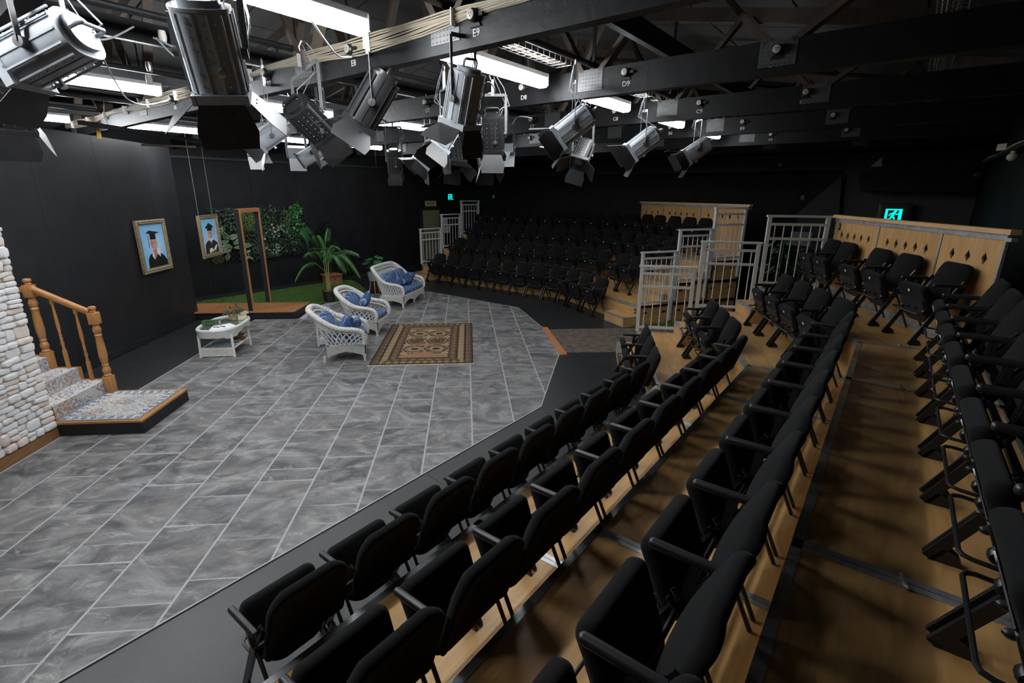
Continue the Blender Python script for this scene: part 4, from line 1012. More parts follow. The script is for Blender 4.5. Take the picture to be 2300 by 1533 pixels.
book(.25, .11, .075, M['green_cloth'], 'thick green cloth book with gilt spine lying on the coffee table glass', -.165, -.06, .444, .10, M['gilt'])
for i, (x, y, a) in enumerate(((.06, -.21, .5), (.02, -.25, .2), (.10, -.15, .75))):
    m = MB(); m.box((0, 0, .0008), (.21, .29, .0012)); on_table('paper_sheet', m, M['sheet'], ['white paper sheet on top of the papers on the coffee table', 'white paper sheet beneath, nearer the table end', 'white paper sheet fanned out towards the table middle'][i], 'paper', x, y, .444+.0016*(2-i), a, 0, 'loose papers on the coffee table')
for i, (x, y, a) in enumerate(((-.02, -.24, -.35), (.06, -.20, -.55))):
    m = MB(); m.slab(rrect(.12, .022, .009, 4), .006, .002, 1); m.box((.03, 0, .004), (.05, .016, .002)); on_table('pen_case', m, M['blackplastic'], ['longer black case lying on the white papers', 'shorter black case lying on the white papers'][i], 'case', x, y, .4515, a)
def leaf_mesh(name, L_, W_, mats, curl=.25, edge=False, fold=.25, seg=4):
    mb = MB(); prof = [0, .55, .95, .8, .0] if seg == 4 else [0, .7, .0]; vs = []; n = len(prof)
    for i, p in enumerate(prof):
        t = i/(n-1); y = L_*t; z = -curl*L_*t*t; w_ = p*W_/2
        vs += [(-w_, y, z+fold*w_), (-w_*.72, y, z+fold*w_*.72), (0, y, z), (w_*.72, y, z+fold*w_*.72), (w_, y, z+fold*w_)]
    for i in range(n-1):
        for k in range(4): mb.add([], [], None); mb.f.append([i*5+k, i*5+k+1, i*5+6+k, i*5+5+k]); mb.c.append(None); mb.m.append(1 if (edge and k in (0, 3)) else 0)
    mb.v = vs; return mb.mesh(name, mats, 60)
def leafmat(name, c, var=.35, rough=.45):
    m = mat(name, c, rough, noise=var, nscale=30); b = m.node_tree.nodes['Principled BSDF']; b.inputs['Subsurface Weight'].default_value = 0.0; return m
LM = {'dark': leafmat('dark_leaf', (.012, .035, .014)), 'mid': leafmat('mid_leaf', (.026, .075, .025)), 'light': leafmat('light_leaf', (.10, .17, .035)), 'bright': leafmat('bright_leaf', (.025, .14, .028)), 'white': leafmat('cream_leaf_edge', (.26, .30, .17)), 'grey': leafmat('pale_grey_leaf', (.085, .135, .085)), 'red': leafmat('bronze_leaf', (.09, .045, .035)), 'moss': leafmat('brown_moss', (.10, .075, .02))}
def orient(p, d, up, s=1.0):
    """leaf frame at p: grows along d, upper face towards up"""
    y = Vector(d).normalized(); z = Vector(up); z = z-y*z.dot(y)
    if z.length < 1e-3: z = y.orthogonal()
    z.normalize(); x = y.cross(z)
    return frame(p, x, y, z) @ Matrix.Scale(s, 4)
LV = {k: leaf_mesh('leaf', .075, .05, [LM[k]], seg=2) for k in ('dark', 'mid', 'light', 'bright', 'grey', 'red')}
# pot plant on the coffee table
pp = thing('table_plant', 'small leafy plant in a birch-bark pot on the coffee table', 'plant', M=TT @ Matrix.Translation((.055, .27, .444)))
m = MB(); m.lathe([(0, 0), (.075, 0), (.082, .01), (.085, .085), (.075, .088), (.07, .075), (0, .072)], 20); obj('pot', m, mat('birch_bark', (.42, .33, .22), .8, noise=.6, nscale=25, bump=.5, bscale=40), pp)
m = MB(); m.lathe([(0, 0), (.10, 0), (.102, .006), (0, .007)], 20); obj('saucer', m, M['leather'], pp)
for k in range(90):
    a = rnd.uniform(0, 2*PI); t = rnd.uniform(0, 1); rr = .03+.12*math.sqrt(t); z = .11+rnd.uniform(0, .15)*(1.15-t); d = Vector((math.cos(a), math.sin(a), rnd.uniform(-.5, .7)))
    link('leaf', LV[rnd.choice(('mid', 'mid', 'dark', 'grey', 'light', 'red'))], pp, M=orient(Vector((rr*math.cos(a)*.75, rr*math.sin(a)*.75, z)), d, (0, 0, 1), rnd.uniform(.7, 1.15)))
m = MB()
for k in range(9): a = k*.7; m.tube([(0, 0, .07), (.05*math.cos(a), .05*math.sin(a), .14), (.10*math.cos(a), .10*math.sin(a), .17+.03*math.sin(k*3))], .0025, 5)
obj('stem', m, LM['red'], pp)['kind'] = 'stuff'
for i, (x, y, z, a, t) in enumerate(((.18, .27, .444, .5, .09), (.20, .29, .535, .9, .035))):
    book(.13, .09, t, M['paper'], ['cream box-shaped old book upright behind the bark pot', 'thin cream old book lying over the box-shaped one'][i], x, y, z, a)
NEWS = mat('newsprint', (.25, .265, .285), .8, noise=.6, nscale=40)
for i, (x, y, a, z) in enumerate(((-.10, -.22, .2, .131), (.06, -.24, -.3, .131), (.0, -.16, .6, .146), (-.04, -.02, -.15, .131), (.05, .02, .35, .146))):
    m = MB(); m.slab(rrect(.27, .20, .012, 3), .012, .005, 2, bend=lambda p: Vector((p.x, p.y, p.z+.012*math.sin(p.x*16+i)*math.cos(p.y*9)))); on_table('newspaper', m, NEWS, ['folded newspaper at the near left of the coffee table shelf', 'folded newspaper by the front leg on the coffee table shelf', 'rumpled newspaper topmost of the near pile on the shelf', 'folded newspaper under the middle of the coffee table', 'rumpled newspaper topmost of the middle pile on the shelf'][i], 'newspaper', x, y, z+.006, a, 60, 'newspapers under the coffee table')
for i, (x, y, z, a) in enumerate(((.14, .15, .131, .25), (.13, .15, .178, .1))):
    book(.19, .14, .045, M['leather'], ['brown leather book at the bottom of the shelf pile under the coffee table', 'brown leather book on top of the shelf pile under the coffee table'][i], x, y, z, a, M['gilt'])
m = MB(); m.tube([(-.11, 0, .022), (.11, .02, .03)], .022, 10); on_table('rolled_magazine', m, NEWS, 'rolled magazine lying over the leather books under the coffee table', 'magazine', .10, .10, .226, .9)

# ---------------------------------------------------------------- side table with a jar
st = thing('wicker_side_table', 'small white wicker side table standing between the two armchairs', 'side table', (-2.38, 8.52, 0), .1)
m = MB(); m.slab(rrect(.40, .56, .10, 5), .03, .012, 3, T=Matrix.Translation((0, .05, .425))); obj('table_top', m, M['cane'], st)
m = MB()
m.tube([(x, y+.05, .395) for x, y in rrect(.37, .53, .09, 5)], .016, 8, closed=True); obj('apron', m, M['wicker_skirt'], st)
for x in (-.155, .155):
    for y in (-.24, .22): m = MB(); m.tube([(x, y, .41), (x*1.03, y*1.03, 0)], .018, 10); obj('leg', m, M['cane'], st)
m = MB(); m.tube([(-.155, -.24, .13), (.155, -.24, .13), (.155, .22, .13), (-.155, .22, .13)], .014, 8, closed=True); m.box((0, -.01, .13), (.31, .46, .006)); obj('shelf', m, M['cane'], st)
m = MB(); m.box((0, -.245, .075), (.30, .012, .09)); obj('lower_panel', m, M['wicker_skirt'], st, 0)
for i in range(3): m = MB(); m.slab(rrect(.20, .28, .008, 2), .012, .004, 1); tag(obj('magazine', m, NEWS, loc=(-2.38, 8.46, .140+.013*i), rz=.1+.06*i), ['magazine at the bottom of the side table pile', 'magazine in the middle of the side table pile', 'magazine on top of the side table pile'][i], 'magazine', 'magazines under the side table')
r = thing('grey_jar', 'blue-grey rounded jar with a lid on the side table', 'jar', (-2.46, 8.76, .44))
m = MB(); m.lathe([(0, 0), (.05, 0), (.062, .012), (.064, .09), (.056, .125), (.03, .138), (0, .14)], 20); obj('body', m, mat('blue_grey_glaze', (.24, .29, .37), .45), r)
m = MB(); m.lathe([(0, 0), (.022, 0), (.024, .006), (.0, .008)], 14, (.012, .0, .137)); obj('lid', m, mat('blue_lid', (.06, .14, .32), .4), r)
m = MB(); m.tube([(-.05, 0, 0), (-.02, .02, .004), (.02, .02, .004), (.05, 0, 0)], .004, 6); m.tube([(-.03, -.02, .0), (.03, -.03, .0)], .005, 6); tag(obj('spectacles', m, M['blackplastic'], loc=(-2.30, 8.72, .445)), 'dark spectacles lying beside the jar on the side table', 'spectacles')
# ================================================================= black stage flat with portraits
fx = -5.5
sf = thing('stage_flat', 'tall black painted stage flat behind the stairs, carrying the portrait of a woman', 'stage flat', (fx, 0, 0))
ys = [2.4, 3.6, 4.8, 6.0, 7.2, 8.4, 9.6, 10.43]
for a, b in zip(ys[:-1], ys[1:]):
    m = MB(); m.box((-.02, (a+b)/2, 1.64), (.04, b-a-.004, 3.28)); obj('panel', m, M['flat'], sf, 0)
m = MB(); m.box((-.07, 6.4, 3.2), (.06, 8.0, .09)); m.box((-.07, 10.36, 1.6), (.06, .09, 3.2)); obj('timber_brace', m, M['web'], sf, 0)
m = MB(); m.box((.006, 6.4, .05), (.012, 8.0, .10)); obj('skirting', m, M['flat'], sf, 0)
SKY1 = (.22, .50, .78); SKY2 = (.50, .68, .88); BLK = (.012, .012, .014); SKIN = (.58, .32, .22); SKIN2 = (.45, .22, .15); HAIRG = (.42, .40, .38); WHT = (.75, .76, .80)
def inpoly(x, y, P):
    c = False
    for i in range(len(P)):
        (x1, y1), (x2, y2) = P[i-1], P[i]
        if (y1 > y) != (y2 > y) and x < (x2-x1)*(y-y1)/(y2-y1)+x1: c = not c
    return c
def ell(x, y, cx, cy, a, b): return ((x-cx)/a)**2+((y-cy)/b)**2 < 1
def woman(u, v):
    x, y = u, v*1.22
    g = min(1, max(0, 1-math.hypot(x-.58, y-.62)/.55)); c = tuple(lerp(SKY1[i], SKY2[i], g) for i in range(3))
    if ell(x, y, .52, .70, .155, .19) : c = HAIRG
    if inpoly(x, y, [(.14, -.01), (.17, .26), (.27, .38), (.44, .42), (.66, .43), (.84, .32), (.98, .16), (1, -.01)]): c = BLK
    if inpoly(x, y, [(.44, .50), (.63, .52), (.66, .44), (.46, .22), (.40, .40)]): c = SKIN2
    if inpoly(x, y, [(.38, .40), (.44, .44), (.44, .22), (.36, .34)]) or inpoly(x, y, [(.62, .55), (.76, .47), (.70, .27), (.58, .40)]): c = WHT
    if ell(x, y, .505, .665, .115, .165):
        c = SKIN if x > .46 else SKIN2
        for ex in (.455, .56):
            if ell(x, y, ex, .705, .026, .012): c = (.05, .04, .04)
            if ell(x, y, ex, .735, .034, .008): c = (.22, .14, .10)
        if ell(x, y, .505, .655, .014, .03): c = SKIN2
        if ell(x, y, .51, .585, .048, .018): c = (.45, .09, .09)
        if ell(x, y, .51, .588, .036, .008): c = WHT
    if inpoly(x, y, [(.38, .80), (.64, .80), (.63, 1.0), (.40, 1.0)]): c = BLK
    if inpoly(x, y, [(.24, .99), (.40, 1.06), (.84, .98), (.64, .945), (.42, .955)]): c = (.02, .02, .022)
    if abs(x-(.30+.02*(.97-y))) < .011 and .56 < y < .98: c = (.03, .035, .07)
    return c
def man(u, v):
    x, y = u, v*1.22
    g = min(1, max(0, 1-y/1.1)); c = tuple(lerp(SKY1[i], (.55, .65, .85)[i], g) for i in range(3))
    if inpoly(x, y, [(.08, -.01), (.12, .34), (.30, .45), (.50, .50), (.72, .46), (.93, .34), (.98, -.01)]): c = (.03, .028, .035)
    if inpoly(x, y, [(.42, .56), (.62, .56), (.64, .46), (.52, .36), (.42, .46)]): c = WHT
    if inpoly(x, y, [(.51, .46), (.56, .46), (.57, .30), (.53, .28)]): c = (.18, .20, .22)
    if ell(x, y, .52, .69, .145, .185): c = (.45, .42, .40)
    if ell(x, y, .525, .68, .13, .175):
        c = SKIN if x < .6 else SKIN2
        for ex in (.475, .585):
            if ell(x, y, ex, .715, .028, .011): c = (.06, .04, .04)
            if ell(x, y, ex, .74, .036, .009): c = (.2, .15, .13)
        if ell(x, y, .535, .665, .018, .035): c = SKIN2
        if ell(x, y, .53, .595, .045, .011): c = (.36, .12, .10)
    if inpoly(x, y, [(.36, .80), (.69, .80), (.68, .91), (.52, .95), (.38, .90)]): c = BLK
    if inpoly(x, y, [(.24, .91), (.52, 1.08), (.82, .93), (.54, .83)]): c = (.02, .02, .024)
    if abs(x-(.80-.02*(.93-y))) < .012 and .66 < y < .93: c = (.05, .06, .25)
    if inpoly(x, y, [(.32, .09), (.36, .17), (.50, .19), (.60, .13), (.62, .06), (.34, .02)]) or inpoly(x, y, [(.60, .12), (.82, .28), (.90, .26), (.72, .06)]): c = (.72, .70, .52)
    if inpoly(x, y, [(.30, .02), (.62, .06), (.74, .04), (.90, .25), (.93, .22), (.74, -.01), (.30, -.02)]): c = (.20, .06, .05)
    return c
M['print'] = colmat('portrait_print', .45); M['giltframe'] = mat('antique_gilt', (.34, .28, .17), .38, .55, noise=.4, nscale=35, bump=.5, bscale=60)
def portrait(y0, y1, z0, z1, fn, label, wires):
    r = thing('framed_portrait', label, 'picture', (fx+.03, (y0+y1)/2, (z0+z1)/2)); W_, H_ = y1-y0, z1-z0; bw = .085
    B = Matrix(((0, 0, 1, 0), (1, 0, 0, 0), (0, 1, 0, 0), (0, 0, 0, 1)))          # local x -> +y, local y -> +z, local z -> +x
    prof = [(0, 0), (0, .045), (.018, .055), (.034, .040), (.052, .048), (.070, .030), (.085, .026), (.085, .0)]
    for k, (cx, cy, ln, an) in enumerate(((0, -H_/2, W_, 0), (W_/2, 0, H_, PI/2), (0, H_/2, W_, PI), (-W_/2, 0, H_, -PI/2))):
        m = MB(); vs = []; n = len(prof)
        for s in (-1, 1):
            for d_, h_ in prof: vs.append(Vector((s*(ln/2-d_), d_, h_)))
        fs = [(i, (i+1) % n, n+(i+1) % n, n+i) for i in range(n)]; m.add([B @ (Matrix.Translation((cx, cy, 0)) @ Matrix.Rotation(an, 4, 'Z')) @ p for p in vs], fs+[tuple(range(n-1, -1, -1)), tuple(range(n, 2*n))])
        q = -ln/2+.05
        while q < ln/2-.04:                                           # carved beads
            m.ball(B @ (Matrix.Translation((cx, cy, 0)) @ Matrix.Rotation(an, 4, 'Z')) @ Vector((q, .050, .047)), (.008, .012, .012), 6, 4); q += .030
        obj('frame_moulding', m, M['giltframe'], r, 30)
    pic = printed('picture_print', W_-2*bw+.01, H_-2*bw+.01, 72, 84, fn, M['print'], r, .004, B @ Matrix.Translation((0, 0, .022)))
    m = MB(); m.box(B @ Vector((0, 0, .008)), (.012, W_-.06, H_-.06)); obj('backing_board', m, M['web'], r, 0)
    if wires:
        m = MB()
        for s in (-1, 1): m.tube([(0, s*W_*.36, H_/2-.02), (0, s*W_*.36, 3.75-(z0+z1)/2)], .0022, 5)
        obj('hanging_wire', m, M['greycable'], r)
portrait(8.90, 9.73, 1.13, 2.02, woman, 'gilt-framed portrait of a smiling woman in black cap and gown', False)
portrait(10.91, 11.72, 1.145, 2.02, man, 'gilt-framed portrait of a person in black cap and gown holding an open book', True)

# ================================================================= stone-clad flat
sw = thing('stone_clad_flat', 'white and pinkish stone-clad stage wall at the left edge beside the stairs', 'stage wall', (-4.355, 0, 0))
m = MB(); m.box((-.04, 3.785, 1.15), (.07, 2.77, 2.3)); obj('backing_wall', m, mat('stone_mortar', (.62, .50, .42), .9, noise=.3, nscale=20), sw, 0)
m = MB(); m.box((.012, 3.79, .05), (.024, 2.76, .10)); obj('timber_skirting', m, woodmat('brown_skirting', (.30, .15, .06), (.18, .08, .03), .5, 'Y', 2), sw, 0)
SMAT = [mat('white_stone', c, .85, noise=.16, nscale=22, bump=.5, bscale=45) for c in ((.90, .87, .86), (.88, .82, .78), (.84, .73, .66), (.88, .86, .88))]
SME = []
for i in range(16):
    k = 9; rs = random.Random(i); out = []
    for q in range(14):
        a = 2*PI*q/14; rr = lambda: rs.uniform(.88, 1.0)
        out.append((.5*math.copysign(abs(math.cos(a))**(.42), math.cos(a))*rr(), .5*math.copysign(abs(math.sin(a))**(.42), math.sin(a))*rr()))
    mb = MB(); vs = []; fs = []
    for ins, z in ((0, 0), (.0, .55), (.06, .88), (.18, 1.0)):
        for x, y in out: vs.append(Vector((x*(1-ins), y*(1-ins), z*(1-.10*rs.random()))))
    for l in range(3):
        for q in range(14): fs.append((l*14+q, l*14+(q+1) % 14, (l+1)*14+(q+1) % 14, (l+1)*14+q))
    vs.append(Vector((0, 0, 1.02))); fs += [(42+q, 42+(q+1) % 14, 56) for q in range(14)]
    mb.add(vs, fs); SME.append([mb.mesh('stone', mm, 50) for mm in SMAT])
rs = random.Random(11); rest = MB()
def cells(y0, y1, z0, z1):
    z = z0
    while z < z1-.02:
        h_ = rs.choice((.045, .055, .065, .085, .12)); y = y1
        while y > y0+.01:
            big = rs.random() < .22; wd = rs.uniform(.09, .21)*(1 if h_ < .07 else .85); wd = min(wd, y-y0)
            if h_ > .08 and rs.random() < .45:
                yield (y-wd/2, z+h_*.25, wd, h_*.48); yield (y-wd/2, z+h_*.75, wd, h_*.48)
            else: yield (y-wd/2, z+h_/2, wd, h_*rs.uniform(.92, 1.05))
            y -= wd
        z += h_
nst = 0; far = []
for y, z, wd, hh in cells(2.45, 5.165, .105, 2.29):
    far.append((5.165-y, y, z, wd, hh))
far.sort()
for i, (_, y, z, wd, hh) in enumerate(far):
    T = Matrix.Translation((0, y, z)) @ Matrix(((0, 0, rs.uniform(.020, .042), -.004), (wd*.97, 0, 0, 0), (0, hh*.97, 0, 0), (0, 0, 0, 1)))
    T = T @ Matrix.Rotation(rs.uniform(-.06, .06), 4, 'Z')
    if i < 298: link('stone', SME[i % 16][rs.choice((0, 0, 1, 2, 3))], sw, M=T)
    else:
        me = SME[i % 16][0]; o = len(rest.v); rest.add([T @ v.co for v in me.vertices], [list(p.vertices) for p in me.polygons])
obj('stone_field', rest, SMAT[0], sw, 50)['kind'] = 'stuff'

# ================================================================= landing and stairs
M['oak'] = woodmat('oak_stain', (.46, .22, .075), (.27, .11, .032), .4, 'Z', 3.5, 6); M['oakx'] = woodmat('oak_stain_flat', (.46, .22, .075), (.27, .11, .032), .4, 'X', 3, 6)
M['runner'] = colmat('stair_carpet', .95, .5, 350, .1)
def carpet_col(seed, lx, ly):
    rs_ = random.Random(seed); pal = [(.60, .58, .54), (.50, .49, .47), (.16, .20, .28), (.40, .24, .17), (.32, .36, .42), (.56, .46, .38)]
    med = [(rs_.uniform(0, lx), rs_.uniform(0, ly), rs_.uniform(.05, .10), rs_.choice((2, 3, 4))) for _ in range(int(lx*ly*34)+4)]
    def h(a, b): return (math.sin(a*12.9898+b*78.233+seed)*43758.5453) % 1
    def fn(u, v):
        x, y = u*lx, v*ly; d = min(x, lx-x, y, ly-y); n = h(int(x*110), int(y*110)); n2 = h(int(x*38), int(y*38))
        if lx > .6 and ly > .6 and d < .10:
            if d < .015 or .085 < d: return pal[4] if n > .3 else pal[2]
            q = ((x if d == min(y, ly-y) else y)*11) % 1
            return pal[2] if abs(q-.5)+abs(d-.05)*7 < .38 and n > .15 else (pal[3] if n > .86 else pal[0])
        c = pal[0] if n2 > .35 else pal[1]
        for mx_, my_, r_, k in med:
            e = abs(x-mx_)/1.3+abs(y-my_)
            if e < r_:
                if e > r_*.72 or e < r_*.35: c = pal[k] if n > .2 else pal[0]
                elif n > .6: c = pal[5]
        if n > .80: c = pal[2] if n2 > .6 else (pal[3] if n2 > .35 else pal[4])
        return c
    return fn
ld = thing('stage_landing', 'low black-sided landing with oak edging and faded carpet at the foot of the stairs', 'landing', (-3.92, 5.60, 0))
m = MB(); m.box((0, 0, .066), (.875, .895, .132)); obj('black_base', m, M['flat'], ld, 0)
m = MB(); m.box((0, 0, .1435), (.885, .905, .021)); obj('oak_edging', m, M['oakx'], ld, 0)
printed('carpet', .80, .82, 90, 90, carpet_col(3, .80, .82), M['runner'], ld, .006, Matrix.Translation((-.02, -.005, .162)))
m = MB(); m.box((-.415, -.005, .168), (.018, .80, .012)); obj('carpet_bar', m, M['alu'], ld, 0)
sr = thing('staircase', 'carpeted timber stairs with turned oak balustrade rising behind the stone-clad wall', 'stairs', (0, 0, 0))
Y0, Y1 = 5.185, 6.06; XS = [-4.362, -4.64, -4.905, -5.18]; ZS = [.155, .313, .471, .629, .787]
for i in range(4):
    x1 = XS[i]; x0 = XS[i+1] if i < 3 else -5.47; z = ZS[i+1]; zp = ZS[i]
    m = MB(); m.box(((x0+x1)/2, (Y0+Y1)/2, z/2), (x1-x0, Y1-Y0, z-.002)); st_ = obj('step', m, M['oakx'], sr, 0)
    printed('carpet_tread', x1-x0, .80, 34, 80, carpet_col(10+i, x1-x0, .80), M['runner'], st_, .006, Matrix.Translation(((x0+x1)/2+.004, 5.595, z+.0065)))
    printed('carpet_riser', .80, z-zp, 80, 24, carpet_col(20+i, .80, z-zp), M['runner'], st_, .006, Matrix(((0, 0, 1, x1+.0075), (1, 0, 0, 5.595), (0, 1, 0, (z+zp)/2+.006), (0, 0, 0, 1))))
    if i: m = MB(); m.box((x1+.014, 5.595, zp+.012), (.014, .80, .012)); obj('carpet_bar', m, M['alu'], st_, 0)
def newel(x, y, z0, h_, name, parent):
    m = MB(); s = .047
    def sq(za, zb, w_): m.slab(rrect(w_*2, w_*2, .01, 2), zb-za, .008, 2, T=Matrix.Translation((x, y, (za+zb)/2)))
    sq(z0, z0+h_*.20, s)
    sq(z0+h_*.80, z0+h_*.93, s)
    prof = [(.030, .20), (.044, .212), (.030, .225), (.040, .25), (.043, .275), (.036, .295), (.028, .315), (.036, .33), (.028, .345), (.034, .36), (.043, .44), (.040, .55), (.033, .66), (.040, .675), (.030, .69), (.040, .715), (.043, .74), (.036, .765), (.028, .78), (.034, .80)]
    m.lathe([(r_, z0+h_*f) for r_, f in prof], 18, (x, y, 0))
    m.lathe([(.022, z0+h_*.93), (.034, z0+h_*.94), (.024, z0+h_*.95), (.036, z0+h_*.962), (.041, z0+h_*.978), (.034, z0+h_*.993), (.0, z0+h_)], 18, (x, y, 0))
    return obj(name, m, M['oak'], parent, 40)
newel(-4.315, 5.99, .155, 1.07, 'newel_post', sr); newel(-4.925, 5.99, .471, 1.08, 'newel_post', sr)
def baluster(x, z0, z1):
    m = MB(); y = 5.99; h_ = z1-z0
    m.slab(rrect(.034, .034, .005, 2), h_*.28, .004, 1, T=Matrix.Translation((x, y, z0+h_*.14)))
    m.lathe([(.012, z0+h_*.28), (.017, z0+h_*.30), (.012, z0+h_*.32), (.018, z0+h_*.37), (.012, z0+h_*.43), (.017, z0+h_*.45), (.011, z0+h_*.47), (.016, z0+h_*.49), (.011, z0+h_*.51), (.019, z0+h_*.62), (.016, z0+h_*.75), (.010, z0+h_*.93)], 14, (x, y, 0))
    m.slab(rrect(.03, .03, .004, 2), h_*.07, .003, 1, T=Matrix.Translation((x, y, z0+h_*.965))); obj('baluster', m, M['oak'], sr, 40)
zr = lambda x: 1.115+(x+4.315)/(-4.925+4.315)*.315
baluster(-4.50, .313, zr(-4.50)-.02); baluster(-4.725, .471, zr(-4.725)-.02)
m = MB(); p = Vector((-4.35, 5.99, zr(-4.35))); q = Vector((-4.89, 5.99, zr(-4.89))); m.bar(p, q, .045, .03); m.bar(p+Vector((0, 0, .018)), q+Vector((0, 0, .018)), .062, .026); m.tube([p+Vector((0, 0, .03)), q+Vector((0, 0, .03))], .024, 10); obj('handrail', m, M['oakx'], sr, 40)
m = MB(); m.bar((-4.96, 5.99, 1.42), (-5.48, 5.99, 1.42), .05, .05); obj('landing_rail', m, M['oakx'], sr, 0)

# ================================================================= deck, doorway frame, lawn
M['deckwood'] = woodmat('orange_deck', (.43, .19, .078), (.29, .12, .045), .4, 'X', 2.2, 8)
dk = thing('garden_deck', 'low orange-brown timber deck with black sides in front of the artificial lawn', 'deck', (0, 0, 0))
m = MB(); m.prism([(-6.0, 10.36), (-3.535, 10.29), (-3.475, 11.20), (-6.3, 11.20)], 0, .128); obj('black_base', m, M['flat'], dk, 0)
for i in range(7):
    y0 = 10.275+i*.1325; y1 = y0+.1305; xr = lambda y: -3.545+(y-10.275)*.062; xl = -6.28 if y0 > 10.7 else -6.05
    m = MB(); m.prism([(xl, y0), (xr(y0), y0), (xr(y1), y1), (xl, y1)], .128, .146); obj('plank', m, M['deckwood'], dk, 0)
df = thing('doorway_frame', 'freestanding slim doorway frame of orange timber and black on the deck', 'door frame', (-4.42, 10.86, .146))
for y in (-.46, .47):
    m = MB(); m.box((-.012, y, 1.01), (.085, .078, 2.02)); p_ = obj('post', m, M['flat'], df, 0)
    m = MB(); m.box((.034, y, 1.01), (.010, .070, 2.02)); obj('timber_face', m, woodmat('frame_timber', (.50, .24, .10), (.33, .14, .05), .4, 'Z', 3), p_, 0)
m = MB(); m.box((-.012, .005, 1.985), (.085, .852, .07)); p_ = obj('head', m, M['flat'], df, 0)
m = MB(); m.box((.034, .005, 1.985), (.010, .86, .07)); m.box((-.012, .005, 2.023), (.090, 1.01, .006)); obj('timber_face', m, M['deckwood'], p_, 0)
GR = [(-6.15, 11.22), (-3.50, 11.22), (-3.36, 11.72), (-2.98, 12.02), (-2.60, 13.08), (-3.10, 14.35), (-3.45, 14.95)]
WLp = rp(W0+.03, 0)
def on_lawn(x, y): return inpoly(x, y, GR+[(-4.0, 14.55), (-6.4, 11.9)]) and (Vector((x, y, 0))-WLp).dot(E1) > .03
m = MB(); n = 0
lawn_poly = clip(GR+[(-6.6, 14.95)], (WLp.x, WLp.y), (E1.x, E1.y)); m.prism(lawn_poly, -.006, .012)
lw = thing('artificial_lawn', 'green artificial lawn between the deck and the planted back wall', 'lawn')
obj('turf_mat', m, mat('turf_mat', (.035, .075, .012), .95, noise=.4, nscale=20), lw, 0)
m = MB()
while n < 26000:
    x, y = rnd.uniform(-6.3, -2.6), rnd.uniform(11.2, 15)
    if not on_lawn(x, y): continue
    n += 1; a = rnd.uniform(0, PI); h_ = rnd.uniform(.022, .042); lx, ly = rnd.uniform(-.015, .015), rnd.uniform(-.015, .015); dx, dy = .0035*math.cos(a), .0035*math.sin(a)
    o = len(m.v); m.v += [(x-dx, y-dy, .01), (x+dx, y+dy, .01), (x+lx, y+ly, .012+h_)]; m.f.append([o, o+1, o+2]); m.c.append(None); m.m.append(0)
g_ = obj('grass_blades', m, mat('grass_blade', (.085, .17, .028), .7, noise=.45, nscale=9), lw, 0); g_['kind'] = 'stuff'
# small patch of turf in the aisle
gp = MB(); gp.box((3.75, 9.42, .004), (1.3, .5, .018))
for _ in range(2500):
    x, y = rnd.uniform(3.1, 4.4), rnd.uniform(9.17, 9.67); o = len(gp.v); gp.v += [(x-.004, y, .012), (x+.004, y, .012), (x+rnd.uniform(-.01, .01), y, .045)]; gp.f.append([o, o+1, o+2]); gp.c.append(None); gp.m.append(0)
o = obj('turf_strip', gp, mat('aisle_grass', (.07, .16, .025), .8, noise=.4, nscale=15), None, 0); tag(o, 'strip of green artificial turf on the aisle floor below the far bank rails', 'turf')

# ================================================================= planted wall
vg = thing('vertical_garden', 'planted wall of mixed green foliage on black trellis behind the doorway frame', 'wall garden', M=frame(rp(W0+.045, 5.0), E2, (0, 0, 1), E1))
m = MB(); GW = 2.45
def slat(a, b):
    s_ = MB(); s_.bar((a[0], a[1], .012), (b[0], b[1], .012), .03, .008, up=(0, 0, 1)); return obj('trellis_slat', s_, M['flat'], vg, 0)
for k in range(-10, 22):
    for s in (1, -1):
        pts = []
        x0 = k*.13
        a = (x0, .88) if s > 0 else (x0+1.25, .88); b = (x0+1.25, 2.13) if s > 0 else (x0, 2.13)
        # clip to the panel
        t0, t1 = 0.0, 1.0; dx = b[0]-a[0]
        for lim, sg in ((0.0, 1), (GW, -1)):
            fa = (a[0]-lim)*sg; fb = (b[0]-lim)*sg
            if fa < 0 and fb < 0: t1 = -1
            elif fa < 0: t0 = max(t0, fa/(fa-fb))
            elif fb < 0: t1 = min(t1, fa/(fa-fb))
        if t1-t0 > .06: slat((a[0]+dx*t0, .88+1.25*t0), (a[0]+dx*t1, .88+1.25*t1))
LL = {'dark': leaf_mesh('leaf', .085, .045, [LM['dark']], .3), 'mid': leaf_mesh('leaf', .08, .04, [LM['mid']], .3), 'bright': leaf_mesh('leaf', .10, .06, [LM['bright']], .35), 'hosta': leaf_mesh('leaf', .22, .105, [LM['mid'], LM['white']], .45, True), 'pale': leaf_mesh('leaf', .13, .06, [LM['grey'], LM['white']], .5, True), 'ficus': leaf_mesh('leaf', .09, .055, [LM['grey'], LM['grey']], .3)}
rg2 = random.Random(5)
def put_leaf(kind, x, y, z, s=1.0, droop=.4):
    a = rg2.uniform(0, 2*PI); d = Vector((math.cos(a), math.sin(a)-droop, .55)); up = Vector((.3*math.cos(a), .5, 1.0))
    link('leaf', LL[kind], vg, M=orient((x, y, z), d, up, s*rg2.uniform(.8, 1.15)))
